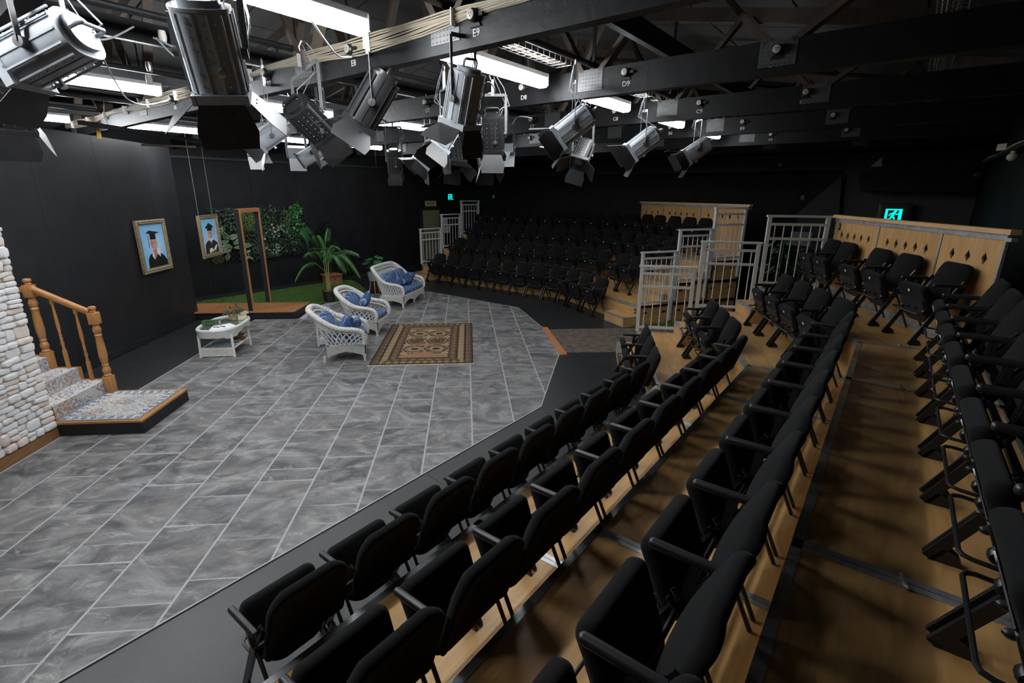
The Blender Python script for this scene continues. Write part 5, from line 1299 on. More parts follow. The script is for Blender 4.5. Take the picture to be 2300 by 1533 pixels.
clumps = [('dark', .25, 1.93, .30, .22, 34), ('mid', .55, 1.85, .22, .22, 22), ('hosta', .28, 1.52, .24, .26, 16), ('hosta', .42, 1.25, .22, .2, 12), ('pale', .62, 1.0, .20, .12, 10), ('dark', 1.45, 1.98, .22, .2, 30), ('ficus', 1.62, 1.56, .2, .18, 30), ('dark', 1.2, 1.5, .3, .25, 26), ('bright', 2.12, 2.02, .14, .2, 24), ('bright', 2.18, 1.62, .2, .2, 14), ('ficus', 1.35, 1.12, .28, .18, 24), ('dark', 1.9, 1.2, .3, .2, 24), ('pale', .12, 1.22, .12, .2, 5)]
for kind, cx, cy, rx, ry, n in clumps:
    for _ in range(n):
        a = rg2.uniform(0, 2*PI); q = math.sqrt(rg2.random()); put_leaf(kind, cx+rx*q*math.cos(a), cy+ry*q*math.sin(a), .05+.14*(1-q)+rg2.uniform(0, .06))
fo = {'dark': MB(), 'mid': MB(), 'light': MB(), 'bright': MB(), 'moss': MB()}
def scat(kind, cx, cy, rx, ry, n, L_=.05, W_=.026, z0=.02, z1=.16):
    for _ in range(n):
        a = rg2.uniform(0, 2*PI); q = math.sqrt(rg2.random()); p = Vector((cx+rx*q*math.cos(a), cy+ry*q*math.sin(a), rg2.uniform(z0, z1)*(1.1-q*.6)))
        b = rg2.uniform(0, 2*PI); d = Vector((math.cos(b), math.sin(b)-.25, rg2.uniform(-.2, .8))).normalized(); T = orient(p, d, (.2, .5, 1), rg2.uniform(.7, 1.3))
        fo[kind].add([T @ Vector(v) for v in ((0, 0, 0), (W_/2, L_*.5, .004), (0, L_, -.006), (-W_/2, L_*.5, .004))], [(0, 1, 2, 3)])
scat('dark', .45, 1.75, .45, .35, 520); scat('dark', 1.0, 1.45, .45, .5, 700); scat('mid', 1.2, 1.75, .4, .35, 420); scat('dark', 1.75, 1.5, .45, .55, 800); scat('mid', 2.0, 1.55, .3, .4, 380); scat('light', .86, 1.82, .2, .24, 380, .035, .02, .08, .2); scat('light', 1.85, 1.75, .16, .3, 170, .035, .02, .06, .18)
scat('dark', 1.9, 1.15, .4, .26, 700, .025, .018); scat('mid', 1.3, 1.05, .4, .18, 340); scat('dark', .9, 1.1, .2, .25, 260); scat('moss', .12, 1.5, .09, .5, 500, .03, .012, .0, .08); scat('moss', .08, .95, .14, .12, 200, .03, .012, .0, .1); scat('bright', 2.1, 1.95, .15, .2, 260)
for k in range(16):                                                    # fern fronds at the lower right
    a = rg2.uniform(-1.2, .5); p0 = Vector((2.15, 1.5, .05)); L_ = rg2.uniform(.25, .42); 
    for j in range(14):
        t = j/13; p = p0+Vector((math.cos(a)*L_*t, math.sin(a)*L_*t-.10*t*t, .10+.18*t*(1-t)))
        for s in (-1, 1):
            d = Vector((math.cos(a+s*1.1), math.sin(a+s*1.1)-.3, .2)); T = orient(p, d, (0, .3, 1), 1-.6*t)
            fo['bright'].add([T @ Vector(v) for v in ((0, 0, 0), (.007, .03, .002), (0, .075, -.008), (-.007, .03, .002))], [(0, 1, 2, 3)])
for k, mb in fo.items(): o = obj('foliage', mb, LM[k], vg, 0); o['kind'] = 'stuff'
m = MB()
for cx, cy in ((1.42, 1.62), (1.2, 1.5), (1.38, 1.7), (1.1, 1.42), (1.44, 1.52), (1.16, 1.36)):
    for k in range(5): a = 2*PI*k/5; m.ball((cx+.016*math.cos(a), cy+.016*math.sin(a), .21), (.013, .013, .006), 6, 4)
obj('pink_flowers', m, mat('pink_petal', (.55, .30, .34), .6), vg)['kind'] = 'stuff'
m = MB(); m.tube([(.5, 1.07, .1), (.7, 1.09, .13), (.95, 1.10, .08)], .007, 6); m.tube([(.02, 1.75, .06), (.2, 1.72, .1)], .006, 6); obj('twig', m, M['web'], vg)

# ================================================================= potted palm, planter, planter on legs
def frond(p0, tip, mid_up, n, L_leaf, parent, mt, tw=0.0):
    p0, tip = Vector(p0), Vector(tip); c = (p0+tip)/2+Vector((0, 0, mid_up)); mb = MB(); P = [p0*(1-t)**2+c*2*t*(1-t)+tip*t*t for t in [i/14 for i in range(15)]]
    mb.tube(P, [.007-.005*i/14 for i in range(15)], 5)
    for i in range(n):
        t = .22+.78*i/(n-1); k = min(int(t*14), 13); p = p0*(1-t)**2+c*2*t*(1-t)+tip*t*t; tg = (P[k+1]-P[k]).normalized(); side = tg.cross(Vector((0, 0, 1)))
        if side.length < .2: side = Vector((1, 0, 0))
        side.normalize(); ll = 1.25*L_leaf*(.45+.75*math.sin(PI*(.15+.8*t)))
        for s in (-1, 1):
            d = (tg*.7+side*s*1.3+Vector((0, 0, -.15))).normalized(); q1 = p+d*ll*.5+Vector((0, 0, .012)); q2 = p+d*ll+Vector((0, 0, -.22*ll)); wv = d.cross(Vector((0, 0, 1))).normalized()*.0058
            o = len(mb.v); mb.v += [tuple(p-wv*.5), tuple(p+wv*.5), tuple(q1+wv), tuple(q1-wv), tuple(q2)]; mb.f += [[o, o+1, o+2, o+3], [o+3, o+2, o+4]]; mb.c += [None]*2; mb.m += [0]*2
    return obj('frond', mb, mt, parent, 0)
PM = leafmat('palm_leaf', (.075, .20, .055), .3, .4)
pm = thing('potted_palm', 'tall artificial palm in a black pot at the edge of the lawn', 'palm', (-3.26, 11.90, 0))
m = MB(); m.lathe([(0, 0), (.112, 0), (.115, .01), (.138, .235), (.150, .24), (.150, .272), (.140, .274), (.134, .25), (0, .25)], 28); obj('pot', m, M['blackplastic'], pm)
m = MB(); m.lathe([(0, .245), (.135, .252), (.1, .27), (0, .278)], 24); obj('soil', m, mat('bark_chips', (.17, .08, .04), .95, noise=.5, nscale=30, bump=1, bscale=60), pm)
for k, (x, y, tx, ty, h_) in enumerate(((-.03, .01, -.05, .02, .98), (0, .0, .0, .0, 1.2), (.035, .0, .06, -.01, .95), (.015, .03, .03, .05, .9))):
    m = MB(); m.tube([(x, y, .25), (x*1.1, y, .55), (tx, ty, h_)], [.012, .010, .006], 8); obj('stem', m, mat('palm_stem', (.30, .33, .10), .5, noise=.4, nscale=10), pm)
FR = [((-.04, 0, .72), (-.66, -.08, .60), .52), ((-.03, 0, .85), (-.36, .05, 1.12), .30), ((0, 0, 1.15), (.10, .05, 1.66), .06), ((0, 0, 1.1), (-.14, .02, 1.52), .12), ((.03, 0, .9), (.66, .22, 1.12), .32), ((.03, 0, .85), (.72, .08, .62), .72), ((.02, 0, .88), (.48, -.10, .78), .55), ((.03, .02, .9), (.40, .30, .95), .4), ((0, 0, .95), (.22, .10, 1.28), .22), ((-.02, .0, .9), (-.20, .25, 1.20), .3), ((.02, 0, 1.0), (.20, -.15, 1.05), .35)]
for p0, tip, up in FR: frond(p0, tip, up, 26, .24, pm, PM)
pl = thing('terracotta_planter', 'square terracotta planter against the black wall holding a slim dark evergreen', 'planter', M=frame(rp(W0+.28, 7.90), E2, -E1, (0, 0, 1)))
m = MB(); m.prism([(-.19, -.17), (.19, -.17), (.19, .17), (-.19, .17)], 0, .25); m.box((0, 0, .265), (.46, .42, .035)); 
for s in (-1, 1): m.box((s*.19, -.17, .12), (.03, .03, .24))
m.box((0, 0, .02), (.42, .38, .04)); obj('pot', m, mat('terracotta', (.28, .11, .05), .75, noise=.35, nscale=14), pl, 0)
m = MB(); m.ball((0, -.178, .15), (.03, .015, .03)); obj('boss', m, M['web'], pl)
m = MB(); m.tube([(0, 0, .26), (.01, 0, 1.6)], .012, 6); obj('trunk', m, M['web'], pl)
n = 0; slim = MB()
for k in range(900):
    z = rnd.uniform(.6, 1.72); rr = (.17 if z < 1.35 else .17*(1.78-z)/.43+.03)*math.sqrt(rnd.random()); a = rnd.uniform(0, 2*PI); p = Vector((rr*math.cos(a), rr*math.sin(a), z)); T = orient(p, (math.cos(a), math.sin(a), rnd.uniform(-.4, .6)), (0, 0, 1), rnd.uniform(.7, 1.2))
    slim.add([T @ Vector(v) for v in ((0, 0, 0), (.014, .03, .004), (0, .065, -.005), (-.014, .03, .004))], [(0, 1, 2, 3)])
obj('foliage', slim, leafmat('evergreen_leaf', (.012, .04, .02)), pl, 0)['kind'] = 'stuff'
ms = thing('planter_on_legs', 'grey woven pot on three wooden legs holding broad split leaves behind the sofa', 'plant pot', (-2.40, 13.02, 0))
m = MB(); m.lathe([(0, .30), (.105, .30), (.125, .32), (.145, .47), (.150, .535), (.142, .54), (.135, .52), (0, .51)], 24); obj('pot', m, mat('grey_weave', (.33, .34, .36), .9, noise=.4, nscale=60, bump=1, bscale=70), ms)
for k in range(3): a = -1.3+k*2*PI/3; m = MB(); m.tube([(.08*math.cos(a), .08*math.sin(a), .31), (.15*math.cos(a), .15*math.sin(a), 0)], [.018, .011], 10); obj('leg', m, mat('pale_beech', (.50, .30, .15), .5), ms)
def split_leaf(s):
    vs = [(0, 0, 0)]; fs = []; n = 26
    for i in range(n+1):
        a = -2.75+5.5*i/n; r_ = (1+.18*math.cos(a))*(1 if i % 4 != 3 else .62)*s; vs.append((r_*math.sin(a)*.62, s*.30+r_*math.cos(a)*.8, -.10*r_*abs(math.sin(a))-.06*r_))
    for i in range(1, n+1): fs.append((0, i, i+1))
    mb = MB(); mb.add(vs, fs); return mb.mesh('leaf', leafmat('monstera_leaf', (.022, .10, .03), .3, .35), 60)
SL = split_leaf(.17)
for k in range(9):
    a = k*2.4; p = Vector((.10*math.cos(a), .10*math.sin(a), .66+.035*k)); m = MB(); m.tube([(0, 0, .5), (.04*math.cos(a), .04*math.sin(a), .6), p], .005, 5); sm_ = obj('stem', m, LM['mid'], ms)
    link('leaf', SL, ms, M=orient(p, (math.cos(a), math.sin(a), -.25), (-.2, -.4, 1), .75+.25*((k*7) % 3)/2))
m = MB(); m.tube([(.02, 0, .5), (.02, .01, .92)], .008, 6); obj('moss_pole', m, M['web'], ms)
# artificial plant seen through the rails of the near bank
dp = thing('leafy_plant', 'leafy green plant glimpsed behind the top guard rail of the near bank', 'plant', (5.35, 8.05, 0))
m = MB(); m.lathe([(0, 0), (.14, 0), (.18, .30), (.17, .31), (0, .29)], 20); obj('pot', m, M['blackplastic'], dp)
LP_ = leaf_mesh('leaf', .15, .06, [LM['mid']], .5)
m = MB(); m.tube([(0, 0, .3), (.02, 0, 1.75)], .015, 6); obj('stem', m, LM['dark'], dp)
for k in range(150):
    a = rnd.uniform(0, 2*PI); z = rnd.uniform(.85, 1.82); rr = rnd.uniform(.03, .24); link('leaf', LP_, dp, M=orient((rr*math.cos(a), rr*math.sin(a), z), (math.cos(a), math.sin(a), rnd.uniform(-.3, .5)), (0, 0, 1), rnd.uniform(.7, 1.1)))
# ================================================================= stage lanterns
def lantern_meshes(dark):
    body = M['lantern_dark'] if dark else M['lantern']; D = {}
    out = []
    for q in range(24):                                                # flattened barrel section
        a = 2*PI*q/24; out.append((.135*math.copysign(abs(math.cos(a))**.75, math.cos(a)), .120*math.copysign(abs(math.sin(a))**.75, math.sin(a))))
    m = MB(); m.prism(out, -.17, .19); D['body'] = m.mesh('body', body, 30)
    m = MB()
    for x in (-.095, -.032, .032, .095):
        for s in (-1, 1): m.box((x, s*.1185, .01), (.010, .010, .35))
    for y in (-.07, 0, .07):
        for s in (-1, 1): m.box((s*.134, y, .01), (.010, .010, .35))
    D['cooling_rib'] = m.mesh('cooling_ribs', body, 0)
    m = MB()
    for x in (-.062, .0, .062):
        for k in range(6): 
            for s in (-1, 1): m.ball((x, s*.1195, -.13+.055*k), (.006, .005, .006), 6, 4)
    D['rivet'] = m.mesh('rivets', M['chrome'], 40)
    m = MB(); m.prism([(x*1.03, y*1.03) for x, y in out], .19, .205); m.prism([(x*.7, y*.75) for x, y in out], .205, .235); D['back_cap'] = m.mesh('back_cap', body, 30)
    m = MB(); m.tube([(-.085, 0, .23), (-.085, 0, .275), (-.07, 0, .295), (.07, 0, .295), (.085, 0, .275), (.085, 0, .23)], .011, 8); D['handle'] = m.mesh('handle', body, 40)
    m = MB()
    for s in (-1, 1): m.box((s*.125, 0, -.195), (.018, .27, .05)); m.box((0, s*.125, -.195), (.23, .018, .05))
    m.prism([(x*1.05, y*1.05) for x, y in out], -.178, -.165); D['front_frame'] = m.mesh('front_frame', body, 0)
    m = MB(); m.lathe([(0, -.175), (.10, -.175), (.09, -.19), (.05, -.202), (0, -.206)], 20); D['lens'] = m.mesh('lens', M['lens'], 40)
    m = MB(); m.lathe([(.0, 0), (.012, 0), (.012, .03), (.02, .034), (.02, .05), (0, .052)], 8, (.04, -.12, -.06), Matrix.Rotation(PI/2, 3, 'X')); m.box((.04, -.121, .03), (.004, .004, .16)); D['focus_knob'] = m.mesh('focus_knob', M['chrome'], 40)
    leaf = [(-.11, 0), (.11, 0), (.15, .13), (.135, .22), (-.135, .22), (-.15, .13)]
    m = MB(); m.prism(leaf, -.0015, .0015)
    for x in (-.03, .03): m.ball((x, .03, .002), .005, 6, 4)
    D['leaf'] = m.mesh('barn_door', M['lantern_dark'], 0)
    return D
LMESH = {False: lantern_meshes(False), True: lantern_meshes(True)}
def yoke(r, Mi, hgt, side=.16, mt=None, pipe=True):
    """strap from the sides of the lantern up to its hook clamp; Mi maps world directions to lantern axes"""
    up = (Mi @ Vector((0, 0, 1))); up.normalize(); m = MB()
    for s in (-1, 1): m.bar((s*side, 0, 0), Vector((s*side, 0, 0))+up*(hgt*.72), .006, .032, up=(1, 0, 0)); m.lathe([(0, -.02), (.028, -.02), (.028, .01), (0, .012)], 12, (s*side, 0, 0), Matrix.Rotation(PI/2*s, 3, 'Y'))
    m.bar(Vector((-side, 0, 0))+up*(hgt*.72), Vector((side, 0, 0))+up*(hgt*.72), .006, .032, up=up); obj('yoke', m, mt or M['plate'], r, 30)
    m = MB(); m.bar(up*(hgt*.71), up*hgt, .03, .03); m.tube([up*(hgt+.0)+Vector((-.02, 0, 0)), up*(hgt+.045)+Vector((-.035, 0, 0)), up*(hgt+.075), up*(hgt+.045)+Vector((.035, 0, 0))], .008, 6); obj('hook_clamp', m, M['chrome'], r, 30)
    m = MB(); m.tube([up*(hgt+.03)+Vector((.01, .01, 0)), up*(hgt*.55)+Vector((side*.9, .06, 0)), Vector((side*.6, .05, .2)), Vector((.05, .0, .25))], .003, 5); obj('safety_wire', m, M['greycable'], r)
    m = MB(); m.tube([Vector((.06, .02, .22)), Vector((.11, .05, .28)), up*(hgt*.5)+Vector((.2, .07, 0)), up*(hgt*.85)+Vector((.13, .03, 0)), up*(hgt+.03)+Vector((.05, 0, 0))], .005, 6); obj('power_lead', m, M['greycable'], r)
def lframe(pos, aim, spin=0.0):
    z = -Vector(aim).normalized(); x = Vector((0, 0, 1)).cross(z)
    if x.length < .05: x = Vector((1, 0, 0))
    x.normalize(); y = z.cross(x); return frame(pos, x, y, z) @ Matrix.Rotation(spin, 4, 'Z')
def lantern(px, py, z, aim, label, dark=False, doors=(35, 35, 35, 35), scale=1.0, spin=0.0, ztop=3.64):
    pos = at_z(px, py, z); Mx = lframe(pos, aim, spin) @ Matrix.Scale(scale, 4); r = thing('stage_lantern', label, 'stage light', M=Mx, group='stage lanterns with barn doors')
    D = LMESH[dark]; b = link('body', D['body'], r)
    for nm in ('cooling_rib', 'rivet'): link(nm, D[nm], b)['kind'] = 'stuff'
    for nm in ('back_cap', 'handle', 'front_frame', 'lens', 'focus_knob'): link(nm, D[nm], r)
    for k, ang in enumerate(doors):
        if ang is None: continue
        a = math.radians(ang); T = Matrix.Rotation(k*PI/2, 4, 'Z') @ Matrix.Translation((0, .135, -.215)) @ Matrix.Rotation(-(PI/2-a), 4, 'X')
        link('barn_door', D['leaf'], r, M=T)
    yoke(r, Mx.to_3x3().normalized().inverted(), (ztop-z-.03)/scale)
    return r
S_ = 'stage lantern'
lantern(476, 118, 3.10, (-.05, .42, -.9), 'large grey stage lantern with barn doors hanging closest to the camera in the upper left', doors=(28, 50, 8, 42), scale=.88, spin=.15)
lantern(1043, 222, 3.10, (-.20, .30, -.93), 'grey stage lantern with barn doors hanging just beyond truss E beside the lit batten', doors=(60, 62, 15, 30), scale=.80, spin=.35)
lantern(1287, 283, 3.10, (-.78, .18, -.60), 'grey stage lantern below the letters C8, tilted towards the stage', doors=(35, 45, 20, 50), scale=.86, spin=.2)
lantern(1443, 322, 3.10, (-.78, .15, -.60), 'grey stage lantern hanging between trusses C and B, tilted towards the stage', doors=(35, 35, 25, 45), scale=.90, spin=.15)
lantern(1563, 338, 3.08, (-.80, .10, -.55), 'grey stage lantern farthest along the right hand batten row', doors=(35, 40, 25, 50), scale=.84)
lantern(835, 228, 3.16, (-.55, .05, -.80), 'large black stage lantern with open barn doors hanging beyond truss E', dark=True, doors=(40, 55, 35, 55), scale=.98, spin=.3)
lantern(695, 270, 3.08, (.35, .75, -.50), 'black stage lantern seen from behind as a tilted black square by the middle battens', dark=True, doors=(25, 30, 25, 30), scale=.85, spin=.75)
lantern(608, 302, 3.02, (-.75, -.25, -.55), 'small grey lantern with one barn door beside the black square lantern', doors=(None, 40, 40, None), scale=.72, spin=.2)
lantern(1107, 300, 3.10, (.05, .35, -.94), 'black cylindrical-looking lantern hanging below truss D right of the closed barn door', dark=True, doors=(30, None, 30, None), scale=.85)
lantern(962, 345, 2.98, (-.65, -.10, -.75), 'small grey lantern with splayed doors in the cluster over the back of the stage', doors=(45, 45, 45, 45), scale=.8, spin=.25)
lantern(1022, 345, 2.98, (.10, -.45, -.88), 'black lantern at the middle of the cluster over the back of the stage', dark=True, doors=(40, 40, 40, 40), scale=.8, spin=.2)
lantern(1092, 350, 2.97, (.12, -.5, -.86), 'black lantern with one hanging door at the right of the back cluster', dark=True, doors=(30, 20, 55, 20), scale=.8)
lantern(1308, 345, 2.98, (-.4, -.55, -.73), 'black lantern with splayed doors hanging low beneath the C8 lantern', dark=True, doors=(45, 45, 45, 45), scale=.8, spin=.4)
lantern(886, 362, 2.95, (.0, .3, -.95), 'small dark lantern hanging alone left of the back cluster', dark=True, doors=(15, None, 15, None), scale=.75)
lantern(1000, 300, 3.06, (-.5, -.2, -.8), 'grey lantern half hidden by the large closed barn door over the stage', doors=(40, 30, 40, 30), scale=.8)
lantern(108, 112, 3.08, (-.93, .10, -.38), 'grey box lantern with taped barn door at the upper left corner', doors=(5, None, 30, None), scale=.80, spin=.0)
lantern(20, 225, 3.02, (-.5, .45, -.7), 'dark lantern partly out of frame below the taped lantern', dark=True, doors=(30, 30, 10, 30), scale=.8)
# profile spot lying almost level
def profile(px, py, z, aim, label, scale=1.0):
    pos = at_z(px, py, z); Mx = lframe(pos, aim) @ Matrix.Scale(scale, 4); r = thing('profile_spot', label, 'stage light', M=Mx, group='profile spots')
    m = MB(); m.lathe([(.07, -.26), (.078, -.25), (.078, .05), (.082, .06), (.082, .09), (.075, .1), (0, .1)], 24); obj('barrel', m, M['lantern'], r)
    m = MB(); m.lathe([(0, .1), (.09, .1), (.10, .13), (.10, .20), (.075, .27), (0, .28)], 20); obj('lamp_house', m, mat('brushed_silver', (.5, .5, .5), .3, .8), r)
    m = MB(); m.lathe([(0, -.24), (.07, -.24), (.06, -.255), (0, -.262)], 20); obj('lens', m, M['lens'], r)
    m = MB(); m.box((0, 0, -.265), (.17, .17, .012)); obj('gel_frame', m, M['lantern_dark'], r, 0)
    m = MB(); m.lathe([(0, 0), (.02, 0), (.024, .04), (0, .045)], 10, (.085, 0, .02), Matrix.Rotation(PI/2, 3, 'Y')); m.lathe([(0, 0), (.02, 0), (.024, .04), (0, .045)], 10, (-.085, 0, -.1), Matrix.Rotation(-PI/2, 3, 'Y')); obj('knob', m, M['blackplastic'], r)
    yoke(r, Mx.to_3x3().normalized().inverted(), (3.64-z-.03)/scale, .11)
profile(722, 333, 2.95, (-.80, -.12, -.48), 'silver cylindrical profile spot lying almost level below the black square lantern', 1.0)
profile(740, 352, 2.90, (-.75, -.1, -.5), 'black-barrelled profile spot tucked under the silver profile spot', .62)
def flood(px, py, z, aim, label):
    pos = at_z(px, py, z); Mx = lframe(pos, aim); r = thing('flood_light', label, 'stage light', M=Mx, group='small floods on the pipes')
    m = MB(); m.prism([(-.10, -.03), (.10, -.03), (.10, .05), (-.10, .05)], .0, .12); obj('body', m, M['lantern'], r, 0)
    for s in (-1, 1): m = MB(); m.bar((0, s*.06, 0), (0, s*.10, -.14), .19, .003, up=(0, 1, 0)); obj('barn_door', m, M['lamp_body'], r, 0)
    m = MB(); m.box((0, .01, -.002), (.18, .06, .004)); obj('lens', m, M['lens'], r, 0)
    yoke(r, Mx.to_3x3().normalized().inverted(), 3.64-z-.03, .11)
flood(1138, 345, 3.02, (-.2, -.3, -.9), 'small pale flood hanging under truss B by the letters B5'); flood(668, 352, 2.92, (-.1, .4, -.9), 'small pale flood hanging left of the silver profile spot'); flood(578, 348, 2.93, (.1, .4, -.9), 'small grey flood hanging under the end of the left battens')
# loose cables looping between pipe and trusses
lp = thing('hanging_cables', 'loose grey and black cables looping below the lighting pipes on the left', 'cables')
for pts, mt in (([(40, 0, 3.6), (70, 50, 3.5), (110, 95, 3.4)], 'greycable'), ([(150, 20, 3.6), (190, 75, 3.45), (240, 88, 3.45), (300, 60, 3.6)], 'greycable'), ([(230, 125, 3.55), (260, 185, 3.4), (290, 225, 3.35), (330, 235, 3.4), (380, 225, 3.45)], 'greycable'), ([(345, 85, 3.5), (395, 110, 3.4), (390, 125, 3.42), (350, 85, 3.5)], 'greycable'), ([(550, 10, 3.45), (560, 60, 3.3), (545, 120, 3.25)], 'greycable'), ([(690, 30, 3.5), (730, 90, 3.42), (760, 125, 3.42), (790, 128, 3.43)], 'greycable'), ([(1005, 140, 3.45), (1025, 175, 3.35), (1030, 195, 3.3)], 'greycable'), ([(1075, 195, 3.3), (1100, 185, 3.35), (1112, 205, 3.33), (1098, 210, 3.33)], 'greycable'), ([(865, 285, 3.3), (905, 300, 3.25), (960, 292, 3.3)], 'blackcable'), ([(1150, 280, 3.3), (1165, 262, 3.35), (1195, 265, 3.35)], 'greycable')):
    m = MB(); m.tube(resample([at_z(*p) for p in pts], 16), .006, 6); obj('cable', m, M[mt], lp)
# red-tagged inline connectors
for i, p in enumerate(((335, 150, 3.5), (335, 178, 3.42), (365, 82, 3.52))):
    m = MB(); m.lathe([(0, -.04), (.02, -.035), (.026, 0), (.022, .035), (0, .04)], 12); tag(obj('cable_connector', m, M['offwhite'] if i else M['chrome'], loc=at_z(*p)), ['silver plug hanging below the left lighting pipes near the orange-tagged lead', 'cream cable socket hanging on a loop under the left lighting pipes', 'cream and black plug by the pipe next to the large grey lantern'][i], 'connector')
# ================================================================= doors, signs, notices and booth
# fire exit door in the left wall
b0, b1 = 11.62, 12.40
d = struct('door_1', MB().box((0, 0, .97), (b1-b0, .045, 1.94)), mat('khaki_door', (.17, .155, .095), .5, noise=.1, nscale=6)); d.matrix_world = frame(rp(W0+.04, (b0+b1)/2), E2, -E1, (0, 0, 1))
for z0, z1 in ((.12, .86), (1.0, 1.82)):
    m = MB(); mt = d.data.materials[0]
    for x0, x1, y0, y1 in ((-.30, .30, z0, z0+.025), (-.30, .30, z1-.025, z1), (-.30, -.275, z0, z1), (.275, .30, z0, z1)): m.box(((x0+x1)/2, -.026, (y0+y1)/2), (x1-x0, .012, y1-y0))
    obj('door_panel', m, mt, d, 0)
m = MB(); m.box((0, -.05, .93), (.62, .03, .045)); m.box((-.28, -.035, .93), (.06, .04, .10)); m.box((.28, -.035, .93), (.06, .04, .10)); obj('push_bar', m, M['plate'], d, 0)
m = MB()
for x in (-.425, .425): m.box((x, -.01, 1.0), (.07, .07, 2.0))
m.box((0, -.01, 2.0), (.92, .07, .07)); obj('door_frame', m, M['flat'], d, 0)
def flat_sign(name, px, py, plane_p, nrm, w_, h_, face_mat, label, cat, tx=None, size=.06, tmat=None, thick=.006):
    p = at_plane(px, py, plane_p, nrm)+nrm*(thick/2+.006); r = thing(name, label, cat, M=frame(p, Vector((0, 0, 1)).cross(nrm), (0, 0, 1), nrm))
    m = MB(); m.slab(rrect(w_, h_, min(w_, h_)*.06, 2), thick, thick*.3, 1); obj('panel', m, face_mat, r, 0)
    if tx: t = text_obj('sign_text', tx, size, r, Matrix.Translation((0, -.0, thick/2+.0008)), tmat or M['blackplastic'], .0003); 
    return r
s = flat_sign('fire_exit_sign', 967, 457, rp(W0, 0), E1, .52, .18, mat('cream_sign', (.36, .31, .16), .5), 'cream sign reading FIRE EXIT above the khaki door', 'sign', 'FIRE EXIT', .105)
s.children[1].scale = (.80, 1.35, 1)
# green running man exit signs
TEAL = emis('exit_teal', (.0, .78, .62), 1.15); TEALD = mat('exit_dark', (.004, .02, .018), .5)
def running_man(parent, s, z, mt):
    m = MB()
    def limb(pts, w_):
        for a, b in zip(pts[:-1], pts[1:]):
            a = Vector((a[0]*s, a[1]*s, z)); b = Vector((b[0]*s, b[1]*s, z)); d_ = (b-a).normalized(); n_ = Vector((-d_.y, d_.x, 0))*w_*s/2
            e = d_*w_*s*.3; m.add([a-n_-e, b-n_+e, b+n_+e, a+n_-e], [(0, 1, 2, 3)])
    m.add([Vector((.10*s+.085*s*math.cos(2*PI*k/14), .33*s+.085*s*math.sin(2*PI*k/14), z)) for k in range(14)], [tuple(range(14))])
    limb([(.03, .22), (-.05, -.05)], .17); limb([(.03, .20), (.20, .10), (.30, .16)], .075); limb([(.0, .20), (-.18, .14), (-.24, .0)], .075); limb([(-.05, -.06), (.10, -.16), (.06, -.36)], .095); limb([(-.06, -.06), (-.16, -.24), (-.34, -.26)], .095)
    obj('running_man', m, mt, parent, 0)
def exit_sign(px, py, plane_p, nrm, w_, h_, label, box=True):
    p = at_plane(px, py, plane_p, nrm)+nrm*.05; r = thing('exit_sign', label, 'exit sign', M=frame(p, Vector((0, 0, 1)).cross(nrm), (0, 0, 1), nrm), group='running man exit signs')
    if box:
        m = MB(); m.slab(rrect(w_*2.0, h_*1.45, .02, 3), .09, .012, 2, T=Matrix.Translation((.04*w_, h_*.16, -.005))); obj('housing', m, M['blackplastic'], r, 30)
        m = MB(); m.box((.04*w_, h_*.72, .04), (w_*1.8, h_*.12, .02)); obj('visor', m, M['blackplastic'], r, 0)
    else:
        m = MB(); m.box((0, 0, 0), (w_*1.15, h_*1.15, .06)); obj('housing', m, M['blackplastic'], r, 0)
    m = MB(); m.box((0, 0, .044), (w_, h_, .004)); obj('lit_panel', m, TEAL, r, 0)
    m = MB(); m.add([Vector((x*w_, y*h_, .0466)) for x, y in ((-.34, -.46), (.30, -.46), (.30, .40), (-.34, .40))], [(0, 1, 2, 3)]); obj('doorway_mark', m, TEALD, r, 0)
    running_man(r, h_*1.02, .0474, TEAL)
    m = MB(); m.add([Vector((x*w_, y*h_, .0466)) for x, y in ((.52, -.46), (.95, -.46), (.95, -.41), (.52, -.41))], [(0, 1, 2, 3)]); obj('glow_line', m, TEAL, r, 0)
exit_sign(1007, 442, rp(W0, 0), E1, .19, .19, 'small lit green exit sign in the far corner beyond the guard rails', False)
exit_sign(2006, 484, rp(0, 12.9), -E2, .275, .265, 'lit green running-man exit sign in black housing above the diamond panel')
# notices by the fire exit and beyond the near rail
for i, (px, py, w_, h_, c) in enumerate(((998, 497, .34, .26, (.45, .25, .38)), (1004, 515, .34, .24, (.38, .42, .48)))):
    p = at_plane(px, py, rp(W0+.006, 0), E1); r = thing('notice', ['pinkish printed notice on the wall behind the second fire-exit rail', 'pale blue notice on the wall under the pinkish one'][i], 'notice', M=frame(p, E2, (0, 0, 1), E1))
    m = MB(); m.box((0, 0, 0), (w_, h_, .002)); obj('sheet', m, mat('notice_paper', c, .7), r, 0)
    m = MB()
    for k in range(4): m.box((0, h_*(.32-.2*k), .0015), (w_*.75, h_*.06, .001))
    obj('printed_lines', m, M['sheet'], r, 0)
p = at_plane(1798, 536, rp(0, 12.84), -E2); r = thing('notice', 'white sheet of small print on the dark wall behind the near bank\'s top rail', 'notice', M=frame(p, E1, (0, 0, 1), -E2))
m = MB(); m.box((0, 0, 0), (.42, .30, .003)); obj('sheet', m, mat('grey_notice', (.30, .31, .34), .7), r, 0)
m = MB()
for k in range(9):
    for c_ in (-.1, .1): m.box((c_, .12-.03*k, .002), (.16*rnd.uniform(.6, 1), .006, .001))
obj('printed_lines', m, M['lantern_dark'], r, 0)
